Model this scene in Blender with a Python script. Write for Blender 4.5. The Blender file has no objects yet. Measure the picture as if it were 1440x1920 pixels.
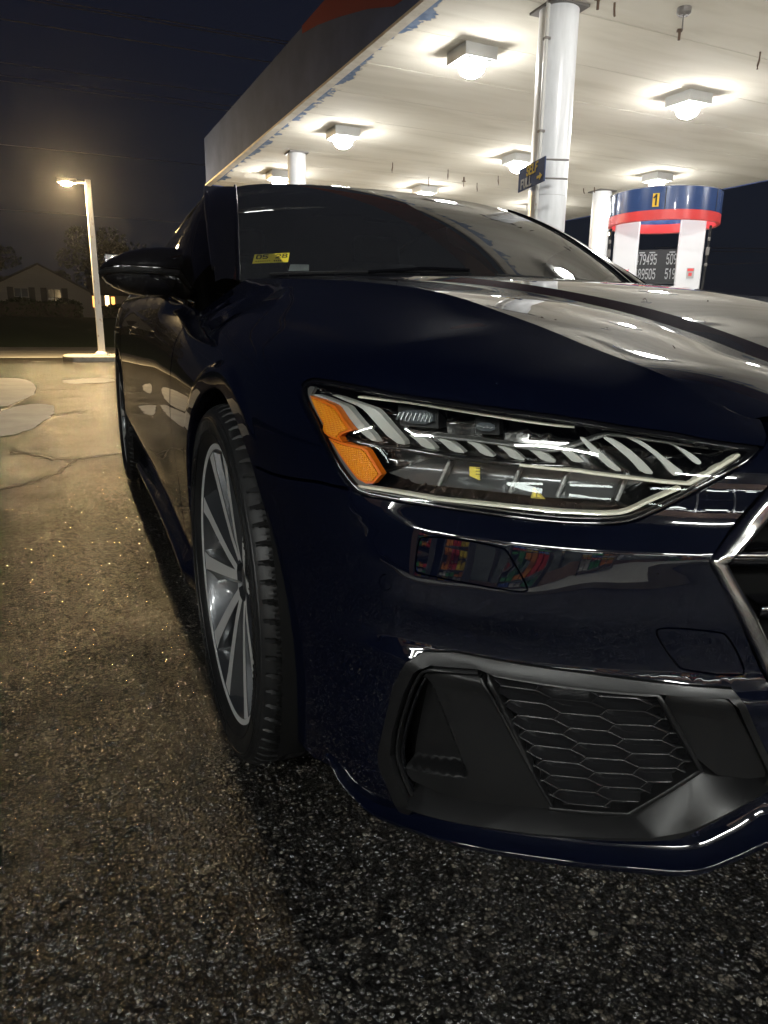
import bpy, bmesh, math, random
import numpy as np
from mathutils import Vector, Matrix, noise
from mathutils.geometry import delaunay_2d_cdt

# ------------------------------------------------------------------ camera, sky, exposure
scn = bpy.context.scene
col = scn.collection
cam_d = bpy.data.cameras.new('camera')
cam = bpy.data.objects.new('camera', cam_d)
col.objects.link(cam)
scn.camera = cam
cam_d.sensor_fit = 'VERTICAL'
cam_d.sensor_height = 36.0
cam_d.lens = 1332.4 / 1920 * 36.0
cam_d.clip_start = 0.02
cam_d.clip_end = 2000
CAM = (-1.1774, -1.3626, 0.8504)
_y, _p, _r = math.radians(23.3436), math.radians(14.2935), math.radians(0.7373)
_f = Vector((math.sin(_y) * math.cos(_p), math.cos(_y) * math.cos(_p), -math.sin(_p)))
_rt = Vector((math.cos(_y), -math.sin(_y), 0))
_up = _rt.cross(_f)
_r2 = _rt * math.cos(_r) + _up * math.sin(_r)
_u2 = -_rt * math.sin(_r) + _up * math.cos(_r)
cam.matrix_world = Matrix(((_r2.x, _u2.x, -_f.x, CAM[0]), (_r2.y, _u2.y, -_f.y, CAM[1]), (_r2.z, _u2.z, -_f.z, CAM[2]), (0, 0, 0, 1)))

world = bpy.data.worlds.new('World')
scn.world = world
world.use_nodes = True
wn = world.node_tree
for n in list(wn.nodes):
    wn.nodes.remove(n)
wo = wn.nodes.new('ShaderNodeOutputWorld')
wb = wn.nodes.new('ShaderNodeBackground')
wk = wn.nodes.new('ShaderNodeTexSky')
wk.sky_type = 'NISHITA'
wk.sun_disc = False
wk.sun_elevation = math.radians(14)
wk.sun_rotation = math.radians(200)
wk.air_density = 1.3
wk.dust_density = 0.2
wk.ozone_density = 4.0
wb.inputs['Strength'].default_value = 1.0
wm = wn.nodes.new('ShaderNodeMix')                 # night: the sky texture only tints a dark navy
wm.data_type = 'RGBA'
wm.inputs[0].default_value = 0.0006
wm.inputs[6].default_value = (.0030, .0031, .0066, 1)
wn.links.new(wk.outputs[0], wm.inputs[7])
wn.links.new(wm.outputs[2], wb.inputs['Color'])
wn.links.new(wb.outputs[0], wo.inputs['Surface'])
scn.view_settings.view_transform = 'Standard'
scn.view_settings.look = 'None'
scn.view_settings.exposure = 0.6
scn.view_settings.gamma = 1.0
scn.view_settings.use_curve_mapping = False
scn.cycles.use_denoising = True
scn.cycles.use_adaptive_sampling = True
scn.cycles.adaptive_threshold = 0.025
scn.cycles.max_bounces = 6
scn.cycles.diffuse_bounces = 3
scn.cycles.glossy_bounces = 4
scn.cycles.transmission_bounces = 4
scn.cycles.volume_bounces = 0
scn.cycles.transparent_max_bounces = 8
scn.cycles.sample_clamp_indirect = 8.0
def spl(xs,ys):
    """natural cubic spline, vectorised; ys (n,) or (n,k)"""
    xs=np.asarray(xs,float); ys=np.asarray(ys,float); n=len(xs)
    h=np.diff(xs); sh=ys.shape
    Y=ys.reshape(n,-1)
    A=np.zeros((n,n)); R=np.zeros_like(Y); A[0,0]=A[-1,-1]=1
    for i in range(1,n-1):
        A[i,i-1]=h[i-1]; A[i,i]=2*(h[i-1]+h[i]); A[i,i+1]=h[i]
        R[i]=6*((Y[i+1]-Y[i])/h[i]-(Y[i]-Y[i-1])/h[i-1])
    M=np.linalg.solve(A,R)
    def f(x):
        x=np.asarray(x,float); i=np.clip(np.searchsorted(xs,x)-1,0,n-2)
        t=(x-xs[i]); u=(xs[i+1]-x); hh=h[i]
        t=t[...,None];u=u[...,None];hh=hh[...,None]
        v=(M[i]*u**3+M[i+1]*t**3)/(6*hh)+(Y[i]/hh-M[i]*hh/6)*u+(Y[i+1]/hh-M[i+1]*hh/6)*t
        return v.reshape(x.shape+sh[1:])
    return f
def pchip(xs,ys):
    """monotone cubic, 1d"""
    xs=np.asarray(xs,float); ys=np.asarray(ys,float); h=np.diff(xs); dl=np.diff(ys)/h
    m=np.zeros(len(xs)); m[0]=dl[0]; m[-1]=dl[-1]
    for i in range(1,len(xs)-1):
        if dl[i-1]*dl[i]>0:
            w1=2*h[i]+h[i-1]; w2=h[i]+2*h[i-1]; m[i]=(w1+w2)/(w1/dl[i-1]+w2/dl[i])
    def f(x):
        x=np.asarray(x,float); i=np.clip(np.searchsorted(xs,x)-1,0,len(xs)-2)
        t=np.clip((x-xs[i])/h[i],0,1)
        return ys[i]*(1+2*t)*(1-t)**2+m[i]*h[i]*t*(1-t)**2+ys[i+1]*t*t*(3-2*t)+m[i+1]*h[i]*t*t*(t-1)
    return f
PL=np.array([(0,-.920),(.2,-.913),(.4,-.885),(.54,-.842),(.66,-.775),(.76,-.690),(.835,-.590),(.885,-.480),(.918,-.36),(.938,-.22),(.95,-.05),(.954,.15),(.953,.6),(.95,1.2),(.95,2.0),(.952,2.6),(.954,2.95),(.945,3.3),(.915,3.6),(.84,3.83),(.70,3.96),(.45,4.03),(0,4.05)])
SL=np.concatenate([[0],np.cumsum(np.hypot(*np.diff(PL,axis=0).T))])
# force symmetric tangent at nose
_pl=np.vstack([PL[1]*[-1,1],PL]); _sl=np.concatenate([[-SL[1]],SL])
Cf=spl(_sl,_pl)
def CN(s):
    p=Cf(s); e=1e-4; t=(Cf(np.asarray(s)+e)-Cf(np.asarray(s)-e))/(2*e); t/=np.linalg.norm(t,axis=-1,keepdims=True)
    n=np.stack([t[...,1],-t[...,0]],-1)   # outward (t goes towards +x then +y; outward is (+y? ) rotate
    return p,n
# profile stations: s -> list of (z,d)
ST={
 0:[(.10,.06),(.18,.03),(.22,.015),(.30,.005),(.42,.0),(.445,-.006),(.46,.003),(.48,.011),(.50,.010),(.55,.005),(.60,.008),(.615,.009),(.625,.014),(.65,.027),(.70,.041),(.735,.06),(.76,.09)],
 3:[(.10,.06),(.18,.03),(.22,.015),(.30,.005),(.42,.0),(.445,-.006),(.46,.003),(.48,.011),(.50,.010),(.55,.005),(.60,.008),(.615,.009),(.625,.014),(.65,.027),(.70,.041),(.735,.06),(.765,.09)],
 4:[(.10,.06),(.18,.03),(.22,.013),(.30,.002),(.42,-.001),(.442,-.006),(.455,.004),(.475,.015),(.497,.013),(.54,.004),(.605,.009),(.615,.011),(.624,.016),(.648,.031),(.70,.046),(.737,.060),(.765,.080),(.78,.098)],
 5:[(.10,.06),(.18,.03),(.22,.012),(.30,.0),(.42,-.002),(.44,-.006),(.452,.005),(.470,.016),(.49,.015),(.527,.003),(.55,.004),(.60,.013),(.615,.016),(.622,.020),(.646,.034),(.70,.049),(.74,.062),(.765,.077),(.79,.10)],
 6:[(.10,.06),(.18,.035),(.22,.018),(.30,.008),(.40,.002),(.445,-.002),(.455,.001),(.475,.006),(.50,.003),(.53,-.002),(.56,.001),(.60,.009),(.615,.012),(.65,.024),(.70,.037),(.75,.052),(.785,.073),(.812,.10)],
 7:[(.1,.06),(.2,.025),(.3,.01),(.45,.002),(.6,.0),(.70,.006),(.76,.024),(.80,.05),(.835,.09)],
 10:[(.1,.03),(.2,.015),(.35,.004),(.55,.0),(.66,.002),(.72,.008),(.78,.03),(.83,.065),(.865,.105)],
 12:[(.1,.09),(.2,.05),(.3,.02),(.45,.01),(.62,.0),(.72,.006),(.80,.02),(.85,.045),(.90,.10)],
 13:[(.1,.1),(.2,.06),(.3,.025),(.45,.0),(.6,.004),(.75,.012),(.85,.028),(.93,.055),(.96,.075)],
 15:[(.1,.1),(.2,.06),(.3,.03),(.45,.0),(.6,.004),(.75,.01),(.85,.022),(.95,.055),(.98,.075)],
 16:[(.1,.08),(.2,.03),(.35,.0),(.6,.0),(.75,.004),(.85,.015),(.95,.05),(1.0,.08)],
 19:[(.1,.1),(.2,.05),(.35,.0),(.6,.0),(.75,.01),(.85,.02),(.95,.04),(1.0,.07)],
 22:[(.1,.12),(.2,.05),(.35,.0),(.6,.0),(.75,.015),(.85,.03),(.95,.05),(1.0,.07)]}
ZG=np.linspace(.08,1.02,941)
def pchipv(xs,Y,x):
    """monotone cubic along axis 0 for many columns at once"""
    xs=np.asarray(xs,float); h=np.diff(xs)[:,None]; dl=np.diff(Y,axis=0)/h
    m=np.zeros_like(Y); m[0]=0; m[-1]=0
    w1=2*h[1:]+h[:-1]; w2=h[1:]+2*h[:-1]
    with np.errstate(divide='ignore',invalid='ignore'):
        mm=(w1+w2)/(w1/dl[:-1]+w2/dl[1:])
    m[1:-1]=np.where(dl[:-1]*dl[1:]>0,np.nan_to_num(mm),0)
    i=np.clip(np.searchsorted(xs,x)-1,0,len(xs)-2); t=((x-xs[i])/(xs[i+1]-xs[i]))[:,None]; hh=h[i]
    return Y[i]*(1+2*t)*(1-t)**2+m[i]*hh*t*(1-t)**2+Y[i+1]*t*t*(3-2*t)+m[i+1]*hh*t*t*(t-1)
_ks=sorted(ST); _sk=np.array([SL[k] for k in _ks])
SG=np.arange(0,SL[-1]+.006,.005)
_tab=pchipv(_sk,np.array([pchip(*zip(*ST[k]))(ZG) for k in _ks]),np.clip(SG,0,SL[-1]))
def Dbase(s,z):
    s,z=np.broadcast_arrays(np.asarray(s,float),np.asarray(z,float))
    a=np.clip(np.abs(s)/.005,0,len(SG)-1.001); i=a.astype(int); t=a-i
    b=np.clip((z-.08)/.001,0,len(ZG)-1.001); j=b.astype(int); w=b-j
    return (_tab[i,j]*(1-w)+_tab[i,j+1]*w)*(1-t)+(_tab[i+1,j]*(1-w)+_tab[i+1,j+1]*w)*t
def D(s,z):
    """inward offset of the body side; a flat band runs round each wheel arch"""
    s,z=np.broadcast_arrays(np.asarray(s,float),np.asarray(z,float)); d=Dbase(s,z)
    for c in (1.548,4.475):
        dx=s-c; dz=z-.356; r=np.hypot(dx,dz)+1e-9
        k=np.clip((r-.417)/.022,0,1); k=k*k*(3-2*k); m=(r<.44)&(r>.3)
        if not np.any(m): continue
        rr=.389+(r-.389)*.25
        d=np.where(m,Dbase(c+dx/r*rr,.356+dz/r*rr)*(1-k)+d*k,d)
    return d
def S(s,z,off=0.,side=-1):
    p,n=CN(s); d=(D(s,z)-off)
    q=p-n*np.asarray(d)[...,None]
    return np.stack([side*q[...,0],q[...,1],np.broadcast_to(z,q[...,0].shape)],-1)
# ------------------------------------------------------------------ helpers
def tag(o, label=None, cat=None, group=None, kind=None):
    if label: o['label'] = label
    if cat: o['category'] = cat
    if group: o['group'] = group
    if kind: o['kind'] = kind
    return o

def empty(name, loc=(0, 0, 0), rz=0.0, parent=None):
    o = bpy.data.objects.new(name, None)
    col.objects.link(o)
    o.location = loc
    o.rotation_euler = (0, 0, rz)
    o.empty_display_size = 0.1
    if parent: o.parent = parent
    return o

def mk(name, V, F, mat, parent=None, smooth=False, N=None, angle=None):
    """one mesh object from arrays; N = per-vertex normals (analytic)"""
    me = bpy.data.meshes.new(name)
    V = np.asarray(V, float)
    me.from_pydata([tuple(v) for v in V.tolist()], [], [tuple(f) for f in (F.tolist() if isinstance(F, np.ndarray) else F)])
    if mat is not None: me.materials.append(mat)
    if smooth or N is not None or angle is not None:
        me.polygons.foreach_set('use_smooth', [True] * len(me.polygons))
    me.update()
    if angle is not None:
        me.set_sharp_from_angle(angle=math.radians(angle))
    if N is not None:
        me.normals_split_custom_set_from_vertices([tuple(n) for n in np.asarray(N).tolist()])
    o = bpy.data.objects.new(name, me)
    col.objects.link(o)
    if parent is not None: o.parent = parent
    return o

def inst(src, parent=None, loc=None, rot=None):
    o = src.copy()
    col.objects.link(o)
    o.parent = parent
    if loc is not None: o.location = loc
    if rot is not None: o.rotation_euler = rot
    return o

class MB:
    """collects simple solids into one mesh"""
    def __init__(s): s.V = []; s.F = []
    def add(s, V, F):
        b = len(s.V); s.V += [tuple(v) for v in V]; s.F += [tuple(i + b for i in f) for f in F]; return s
    def box(s, c, d, R=None):
        x, y, z = d[0] / 2, d[1] / 2, d[2] / 2
        v = [Vector(p) for p in ((-x,-y,-z),(x,-y,-z),(x,y,-z),(-x,y,-z),(-x,-y,z),(x,-y,z),(x,y,z),(-x,y,z))]
        if R is not None: v = [R @ p for p in v]
        return s.add([p + Vector(c) for p in v], [(0,3,2,1),(4,5,6,7),(0,1,5,4),(1,2,6,5),(2,3,7,6),(3,0,4,7)])
    def lathe(s, prof, c=(0,0,0), n=24, axis='Z', cap=True):
        """prof: (r, h) list"""
        V = []; F = []
        for r, h in prof:
            for k in range(n):
                a = 2 * math.pi * k / n
                p = (r * math.cos(a), r * math.sin(a), h)
                if axis == 'X': p = (p[2], p[0], p[1])
                if axis == 'Y': p = (p[1], p[2], p[0])
                V.append((p[0] + c[0], p[1] + c[1], p[2] + c[2]))
        for i in range(len(prof) - 1):
            for k in range(n):
                F.append((i * n + k, i * n + (k + 1) % n, (i + 1) * n + (k + 1) % n, (i + 1) * n + k))
        if cap:
            F.append(tuple(range(n))[::-1]); F.append(tuple((len(prof) - 1) * n + k for k in range(n)))
        return s.add(V, F)
    def tube(s, P, r, n=8, cap=True):
        P = [Vector(p) for p in P]; V = []; F = []
        rr = r if isinstance(r, (list, tuple)) else [r] * len(P)
        for i, p in enumerate(P):
            t = (P[min(i + 1, len(P) - 1)] - P[max(i - 1, 0)]).normalized()
            u = t.cross(Vector((0, 0, 1)));
            if u.length < 1e-3: u = t.cross(Vector((0, 1, 0)))
            u.normalize(); w = u.cross(t)
            for k in range(n):
                a = 2 * math.pi * k / n
                V.append(p + u * (rr[i] * math.cos(a)) + w * (rr[i] * math.sin(a)))
        for i in range(len(P) - 1):
            for k in range(n):
                F.append((i * n + k, i * n + (k + 1) % n, (i + 1) * n + (k + 1) % n, (i + 1) * n + k))
        if cap:
            F.append(tuple(range(n))[::-1]); F.append(tuple((len(P) - 1) * n + k for k in range(n)))
        return s.add(V, F)
    def prism(s, poly, h0, h1, fn):
        """poly 2d, extruded h0..h1; fn(u,v,h)->xyz"""
        n = len(poly)
        V = [fn(u, v, h0) for u, v in poly] + [fn(u, v, h1) for u, v in poly]
        F = [tuple(range(n))[::-1], tuple(range(n, 2 * n))] + [(i, (i + 1) % n, n + (i + 1) % n, n + i) for i in range(n)]
        return s.add(V, F)
    def build(s, name, mat, parent=None, angle=35, bevel=0.0):
        o = mk(name, s.V, s.F, mat, parent, angle=angle)
        bm = bmesh.new(); bm.from_mesh(o.data); bmesh.ops.recalc_face_normals(bm, faces=bm.faces); bm.to_mesh(o.data); bm.free()
        o.data.set_sharp_from_angle(angle=math.radians(angle))
        if bevel:
            m = o.modifiers.new('bevel', 'BEVEL'); m.width = bevel; m.segments = 2; m.limit_method = 'ANGLE'; m.angle_limit = math.radians(40)
        return o

def inpoly(P, poly):
    P = np.asarray(P, float); poly = np.asarray(poly, float)
    x, y = P[:, 0], P[:, 1]; ins = np.zeros(len(P), bool)
    j = len(poly) - 1
    for i in range(len(poly)):
        xi, yi = poly[i]; xj, yj = poly[j]
        c = ((yi > y) != (yj > y))
        with np.errstate(divide='ignore', invalid='ignore'):
            c &= x < (xj - xi) * (y - yi) / (yj - yi + 1e-30) + xi
        ins ^= c; j = i
    return ins

def chaikin(poly, it=2, closed=True, w=.25):
    P = [tuple(p) for p in poly]
    for _ in range(it):
        Q = [] if closed else [P[0]]
        n = len(P)
        for i in range(n if closed else n - 1):
            a, b = P[i], P[(i + 1) % n]
            Q.append(tuple(a[k] * (1 - w) + b[k] * w for k in range(len(a)))); Q.append(tuple(a[k] * w + b[k] * (1 - w) for k in range(len(a))))
        if not closed: Q.append(P[-1])
        P = Q
    return P

def resamp(poly, d, closed=True):
    out = []
    n = len(poly)
    for i in range(n if closed else n - 1):
        a = np.array(poly[i], float); b = np.array(poly[(i + 1) % n], float)
        L = np.linalg.norm(b - a)
        if L < 1e-6: continue
        k = max(1, int(math.ceil(L / d)))
        for q in range(k): out.append(tuple(a + (b - a) * q / k))
    if not closed: out.append(tuple(poly[-1]))
    return out

def area(poly):
    p = np.asarray(poly); q = np.roll(p, -1, 0)
    return .5 * (p[:, 0] * q[:, 1] - q[:, 0] * p[:, 1]).sum()

def inset(poly, d):
    """shrink closed polygon by d (negative grows)"""
    p = np.asarray(poly, float)
    if area(p) < 0: p = p[::-1]
    a = p - np.roll(p, 1, 0); b = np.roll(p, -1, 0) - p
    a /= np.linalg.norm(a, axis=1)[:, None] + 1e-12; b /= np.linalg.norm(b, axis=1)[:, None] + 1e-12
    na = np.stack([-a[:, 1], a[:, 0]], 1); nb = np.stack([-b[:, 1], b[:, 0]], 1)
    m = na + nb; L = np.linalg.norm(m, axis=1)[:, None]; m = m / np.maximum(L, 1e-6)
    c = np.maximum((m * na).sum(1)[:, None], .45)
    return [tuple(q) for q in (p + m * d / c)]

def SN(s, z, off=0., side=-1):
    """analytic outward normal of the body side surface"""
    h = .002
    if np.isscalar(off) or off is None: o1 = o2 = o3 = o4 = off
    a = S(np.asarray(s) + h, z, off, side) - S(np.asarray(s) - h, z, off, side)
    b = S(s, np.asarray(z) + h, off, side) - S(s, np.asarray(z) - h, off, side)
    n = np.cross(a, b); n /= np.linalg.norm(n, axis=-1, keepdims=True) + 1e-12
    return n * (-side * -1)

def cdt2d(outline, holes=(), gs=(), gz=(), d=.012, extra=()):
    """triangulate a trimmed region of parameter space"""
    loops = [resamp(outline, d)] + [resamp(h, d) for h in holes]
    P = []; E = []; L = []
    for lp in loops:
        b = len(P); P += lp; n = len(lp); E += [(b + i, b + (i + 1) % n) for i in range(n)]; L.append((b, n))
    if len(gs) and len(gz):
        G = np.array([(a, b) for a in gs for b in gz])
        RG = [(c_ + r_ * math.cos(a_), .356 + r_ * math.sin(a_)) for c_ in (1.548, 4.475) for r_ in (.397, .408, .417, .4235, .428, .4325, .439, .448) for a_ in np.arange(-.6, 3.8, .011 / .43)]
        RG = np.array(RG)
        if (np.abs(G[:, 0] - 1.548) < .4).any() or (np.abs(G[:, 0] - 4.475) < .4).any():
            kp = np.ones(len(G), bool)
            for c_ in (1.548, 4.475): rr_ = np.hypot(G[:, 0] - c_, G[:, 1] - .356); kp &= ~((rr_ > .392) & (rr_ < .453))
            G = np.concatenate([G[kp], RG])
        ok = inpoly(G, outline)
        for h in holes: ok &= ~inpoly(G, h)
        G = G[ok]
        B = np.array(P)
        if len(G):
            keep = np.ones(len(G), bool)
            for i in range(0, len(G), 2000):
                dd = ((G[i:i + 2000, None, :] - B[None]) ** 2).sum(-1).min(1)
                keep[i:i + 2000] = dd > (.4 * d) ** 2
            P = P + [tuple(g) for g in G[keep]]
    r = delaunay_2d_cdt([Vector(p) for p in P], E, [], 0, 1e-7)
    V = np.array([(v[0], v[1]) for v in r[0]]); F = np.array([f for f in r[2] if len(f) == 3])
    cen = V[F].mean(1)
    ok = inpoly(cen, outline)
    for h in holes: ok &= ~inpoly(cen, h)
    return V, F[ok], [np.array(l) for l in loops]

class Panel:
    """trimmed pieces of the body surface collected in one mesh with analytic normals"""
    def __init__(s): s.V = []; s.F = []; s.N = []; s.n = 0
    def _add(s, V, N, F):
        s.V.append(V); s.N.append(N); s.F += [tuple(int(i) + s.n for i in f) for f in F]; s.n += len(V)
    def sheet(s, outline, holes=(), off=0., d=.012, ds=.015, dz=.008, sides=(-1,), flange=.012, zs=None, offn=None):
        o = np.array(outline)
        gs = np.arange(o[:, 0].min() + ds / 2, o[:, 0].max(), ds)
        gz = np.arange(o[:, 1].min() + dz / 2, o[:, 1].max(), dz) if zs is None else np.array(zs)
        V, F, loops = cdt2d(outline, holes, gs, gz, d)
        # orient
        A = V[F]; ar = np.cross(A[:, 1] - A[:, 0], A[:, 2] - A[:, 0]); F = np.where(ar[:, None] < 0, F[:, ::-1], F)
        for sd in sides:
            of = off(V[:, 0], V[:, 1]) if callable(off) else off
            X = S(V[:, 0], V[:, 1], of, sd)
            if callable(off):
                h = .002
                a = S(V[:, 0] + h, V[:, 1], off(V[:, 0] + h, V[:, 1]), sd) - S(V[:, 0] - h, V[:, 1], off(V[:, 0] - h, V[:, 1]), sd)
                b = S(V[:, 0], V[:, 1] + h, off(V[:, 0], V[:, 1] + h), sd) - S(V[:, 0], V[:, 1] - h, off(V[:, 0], V[:, 1] - h), sd)
                N = np.cross(a, b) * sd; N /= np.linalg.norm(N, axis=1)[:, None] + 1e-12
            else:
                N = SNv(V[:, 0], V[:, 1], of, sd)
            s._add(X, N, F if sd > 0 else F[:, ::-1])
            if flange:
                for lp in loops:
                    lo = off(lp[:, 0], lp[:, 1]) if callable(off) else off
                    s.skirt(lp, lo, flange, sd)
        return s
    def skirt(s, lp, off, depth, sd):
        lp = np.asarray(lp); n = len(lp)
        A = S(lp[:, 0], lp[:, 1], off, sd); B = S(lp[:, 0], lp[:, 1], off - depth, sd)
        t = np.roll(A, -1, 0) - A; nn = np.cross(t, B - A); nn /= np.linalg.norm(nn, axis=1)[:, None] + 1e-12
        V = np.concatenate([A, np.roll(A, -1, 0), np.roll(B, -1, 0), B]); N = np.concatenate([nn] * 4)
        s._add(V, N, [(i, n + i, 2 * n + i, 3 * n + i) for i in range(n)])
    def grid(s, X, flip=False):
        """X: (a,b,3) array of points, smooth normals by differences"""
        gu = np.gradient(X, axis=0); gv = np.gradient(X, axis=1)
        N = np.cross(gu, gv); N /= np.linalg.norm(N, axis=-1, keepdims=True) + 1e-12
        if flip: N = -N
        a, b = X.shape[:2]; F = []
        for i in range(a - 1):
            for j in range(b - 1):
                f = (i * b + j, (i + 1) * b + j, (i + 1) * b + j + 1, i * b + j + 1)
                F.append(f[::-1] if flip else f)
        s._add(X.reshape(-1, 3), N.reshape(-1, 3), F); return s
    def build(s, name, mat, parent=None):
        return mk(name, np.concatenate(s.V), s.F, mat, parent, N=np.concatenate(s.N))

def SNv(s, z, off=0., side=-1):
    h = .002
    a = S(s + h, z, off, side) - S(s - h, z, off, side)
    b = S(s, z + h, off, side) - S(s, z - h, off, side)
    n = np.cross(a, b) * side
    return n / (np.linalg.norm(n, axis=-1, keepdims=True) + 1e-12)

def slab(poly, off, depth, sides=(-1,), d=.01, rnd=1, ds=.015, dz=.01):
    """solid plate lying on the body surface at offset off, depth thick"""
    p = chaikin(poly, rnd) if rnd else poly
    return Panel().sheet(p, off=off, d=d, ds=ds, dz=dz, sides=sides, flange=depth)

def strip(path, width, off, depth, sides=(-1,), d=.01, closed=False, rnd=1):
    """bar of given width along a path on the body surface"""
    p = chaikin(path, rnd, closed) if rnd else path
    p = np.array(resamp(p, d, closed))
    t = (np.roll(p, -1, 0) - np.roll(p, 1, 0)) if closed else np.gradient(p, axis=0)
    t /= np.linalg.norm(t, axis=1)[:, None] + 1e-12
    n = np.stack([-t[:, 1], t[:, 0]], 1); w = width / 2
    P = Panel(); k = len(p)
    for sd in sides:
        sec = []
        for a, o in ((-w, -depth), (-w, -.12 * depth), (-.7 * w, 0), (.7 * w, 0), (w, -.12 * depth), (w, -depth)):
            q = p + n * a; sec.append(S(q[:, 0], q[:, 1], off + o, sd))
        X = np.stack(sec, 1)
        if closed: X = np.concatenate([X, X[:1]], 0)
        P.grid(X, flip=(sd < 0))
    return P
def glyph(ch, h):
    """polyline strokes of a digit in a .6h x h cell"""
    w_ = .55 * h
    G = {'0': [[(0, .15), (0, .85), (.25, 1), (.75, 1), (1, .85), (1, .15), (.75, 0), (.25, 0), (0, .15)]],
         '1': [[(.15, .75), (.55, 1), (.55, 0)]],
         '2': [[(0, .82), (.25, 1), (.75, 1), (1, .8), (1, .6), (0, 0), (1, 0)]],
         '4': [[(.75, 0), (.75, 1), (0, .3), (1, .3)]],
         '5': [[(1, 1), (.08, 1), (0, .55), (.7, .6), (1, .4), (1, .18), (.75, 0), (.2, 0), (0, .15)]],
         '6': [[(.9, 1), (.3, .85), (0, .4), (.05, .1), (.3, 0), (.75, 0), (1, .15), (1, .4), (.75, .55), (.2, .5)]],
         '7': [[(0, 1), (1, 1), (.4, 0)]],
         '8': [[(.3, .53), (.05, .7), (.1, .92), (.3, 1), (.7, 1), (.9, .92), (.95, .7), (.7, .53), (.3, .53), (0, .33), (.03, .1), (.25, 0), (.75, 0), (.97, .1), (1, .33), (.7, .53)]],
         '9': [[(.95, .55), (.7, .45), (.25, .45), (0, .6), (0, .85), (.25, 1), (.75, 1), (1, .85), (1, .5), (.7, .05), (.2, 0)]],
         'S': [[(1, .85), (.75, 1), (.25, 1), (0, .85), (.05, .6), (.9, .42), (1, .15), (.75, 0), (.25, 0), (0, .15)]],
         'E': [[(1, 1), (0, 1), (0, 0), (1, 0)], [(0, .52), (.8, .52)]],
         'L': [[(0, 1), (0, 0), (.95, 0)]],
         'F': [[(1, 1), (0, 1), (0, 0)], [(0, .52), (.8, .52)]],
         'U': [[(0, 1), (0, .18), (.25, 0), (.75, 0), (1, .18), (1, 1)]],
         'P': [[(0, 0), (0, 1), (.75, 1), (1, .85), (1, .62), (.75, .48), (0, .48)]]}
    return [[(x * w_, y * h) for x, y in st] for st in G[ch]]
def lettering(mb, text, h, thick, fn, gap=.28, depth=.0015, slant=0.):
    """adds stroked text; fn(u,v,d)->xyz"""
    x0 = 0.
    for ch in text:
        if ch == ' ': x0 += .5 * h; continue
        for st in glyph(ch, h):
            for (a, b) in zip(st[:-1], st[1:]):
                a = np.array(a); b = np.array(b); t_ = (b - a) / (np.linalg.norm(b - a) + 1e-9); n_ = np.array([-t_[1], t_[0]]) * thick / 2; e_ = t_ * thick * .45
                q = [a - e_ - n_, b + e_ - n_, b + e_ + n_, a - e_ + n_]
                mb.prism([(x0 + p[0] + slant * p[1], p[1]) for p in q], 0, depth, fn)
        x0 += (.55 + gap) * h
    return x0
# ------------------------------------------------------------------ materials
def mat(name, color=(.5, .5, .5), rough=.5, metal=0., spec=.5, coat=0., coat_r=.03, emit=None, es=0., trans=0., ior=1.45):
    m = bpy.data.materials.new(name); m.use_nodes = True
    b = m.node_tree.nodes['Principled BSDF']
    b.inputs['Base Color'].default_value = (*color, 1)
    b.inputs['Roughness'].default_value = rough
    b.inputs['Metallic'].default_value = metal
    b.inputs['Specular IOR Level'].default_value = spec
    b.inputs['Coat Weight'].default_value = coat
    b.inputs['Coat Roughness'].default_value = coat_r
    b.inputs['IOR'].default_value = ior
    b.inputs['Transmission Weight'].default_value = trans
    if emit:
        b.inputs['Emission Color'].default_value = (*emit, 1); b.inputs['Emission Strength'].default_value = es
    return m

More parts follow.
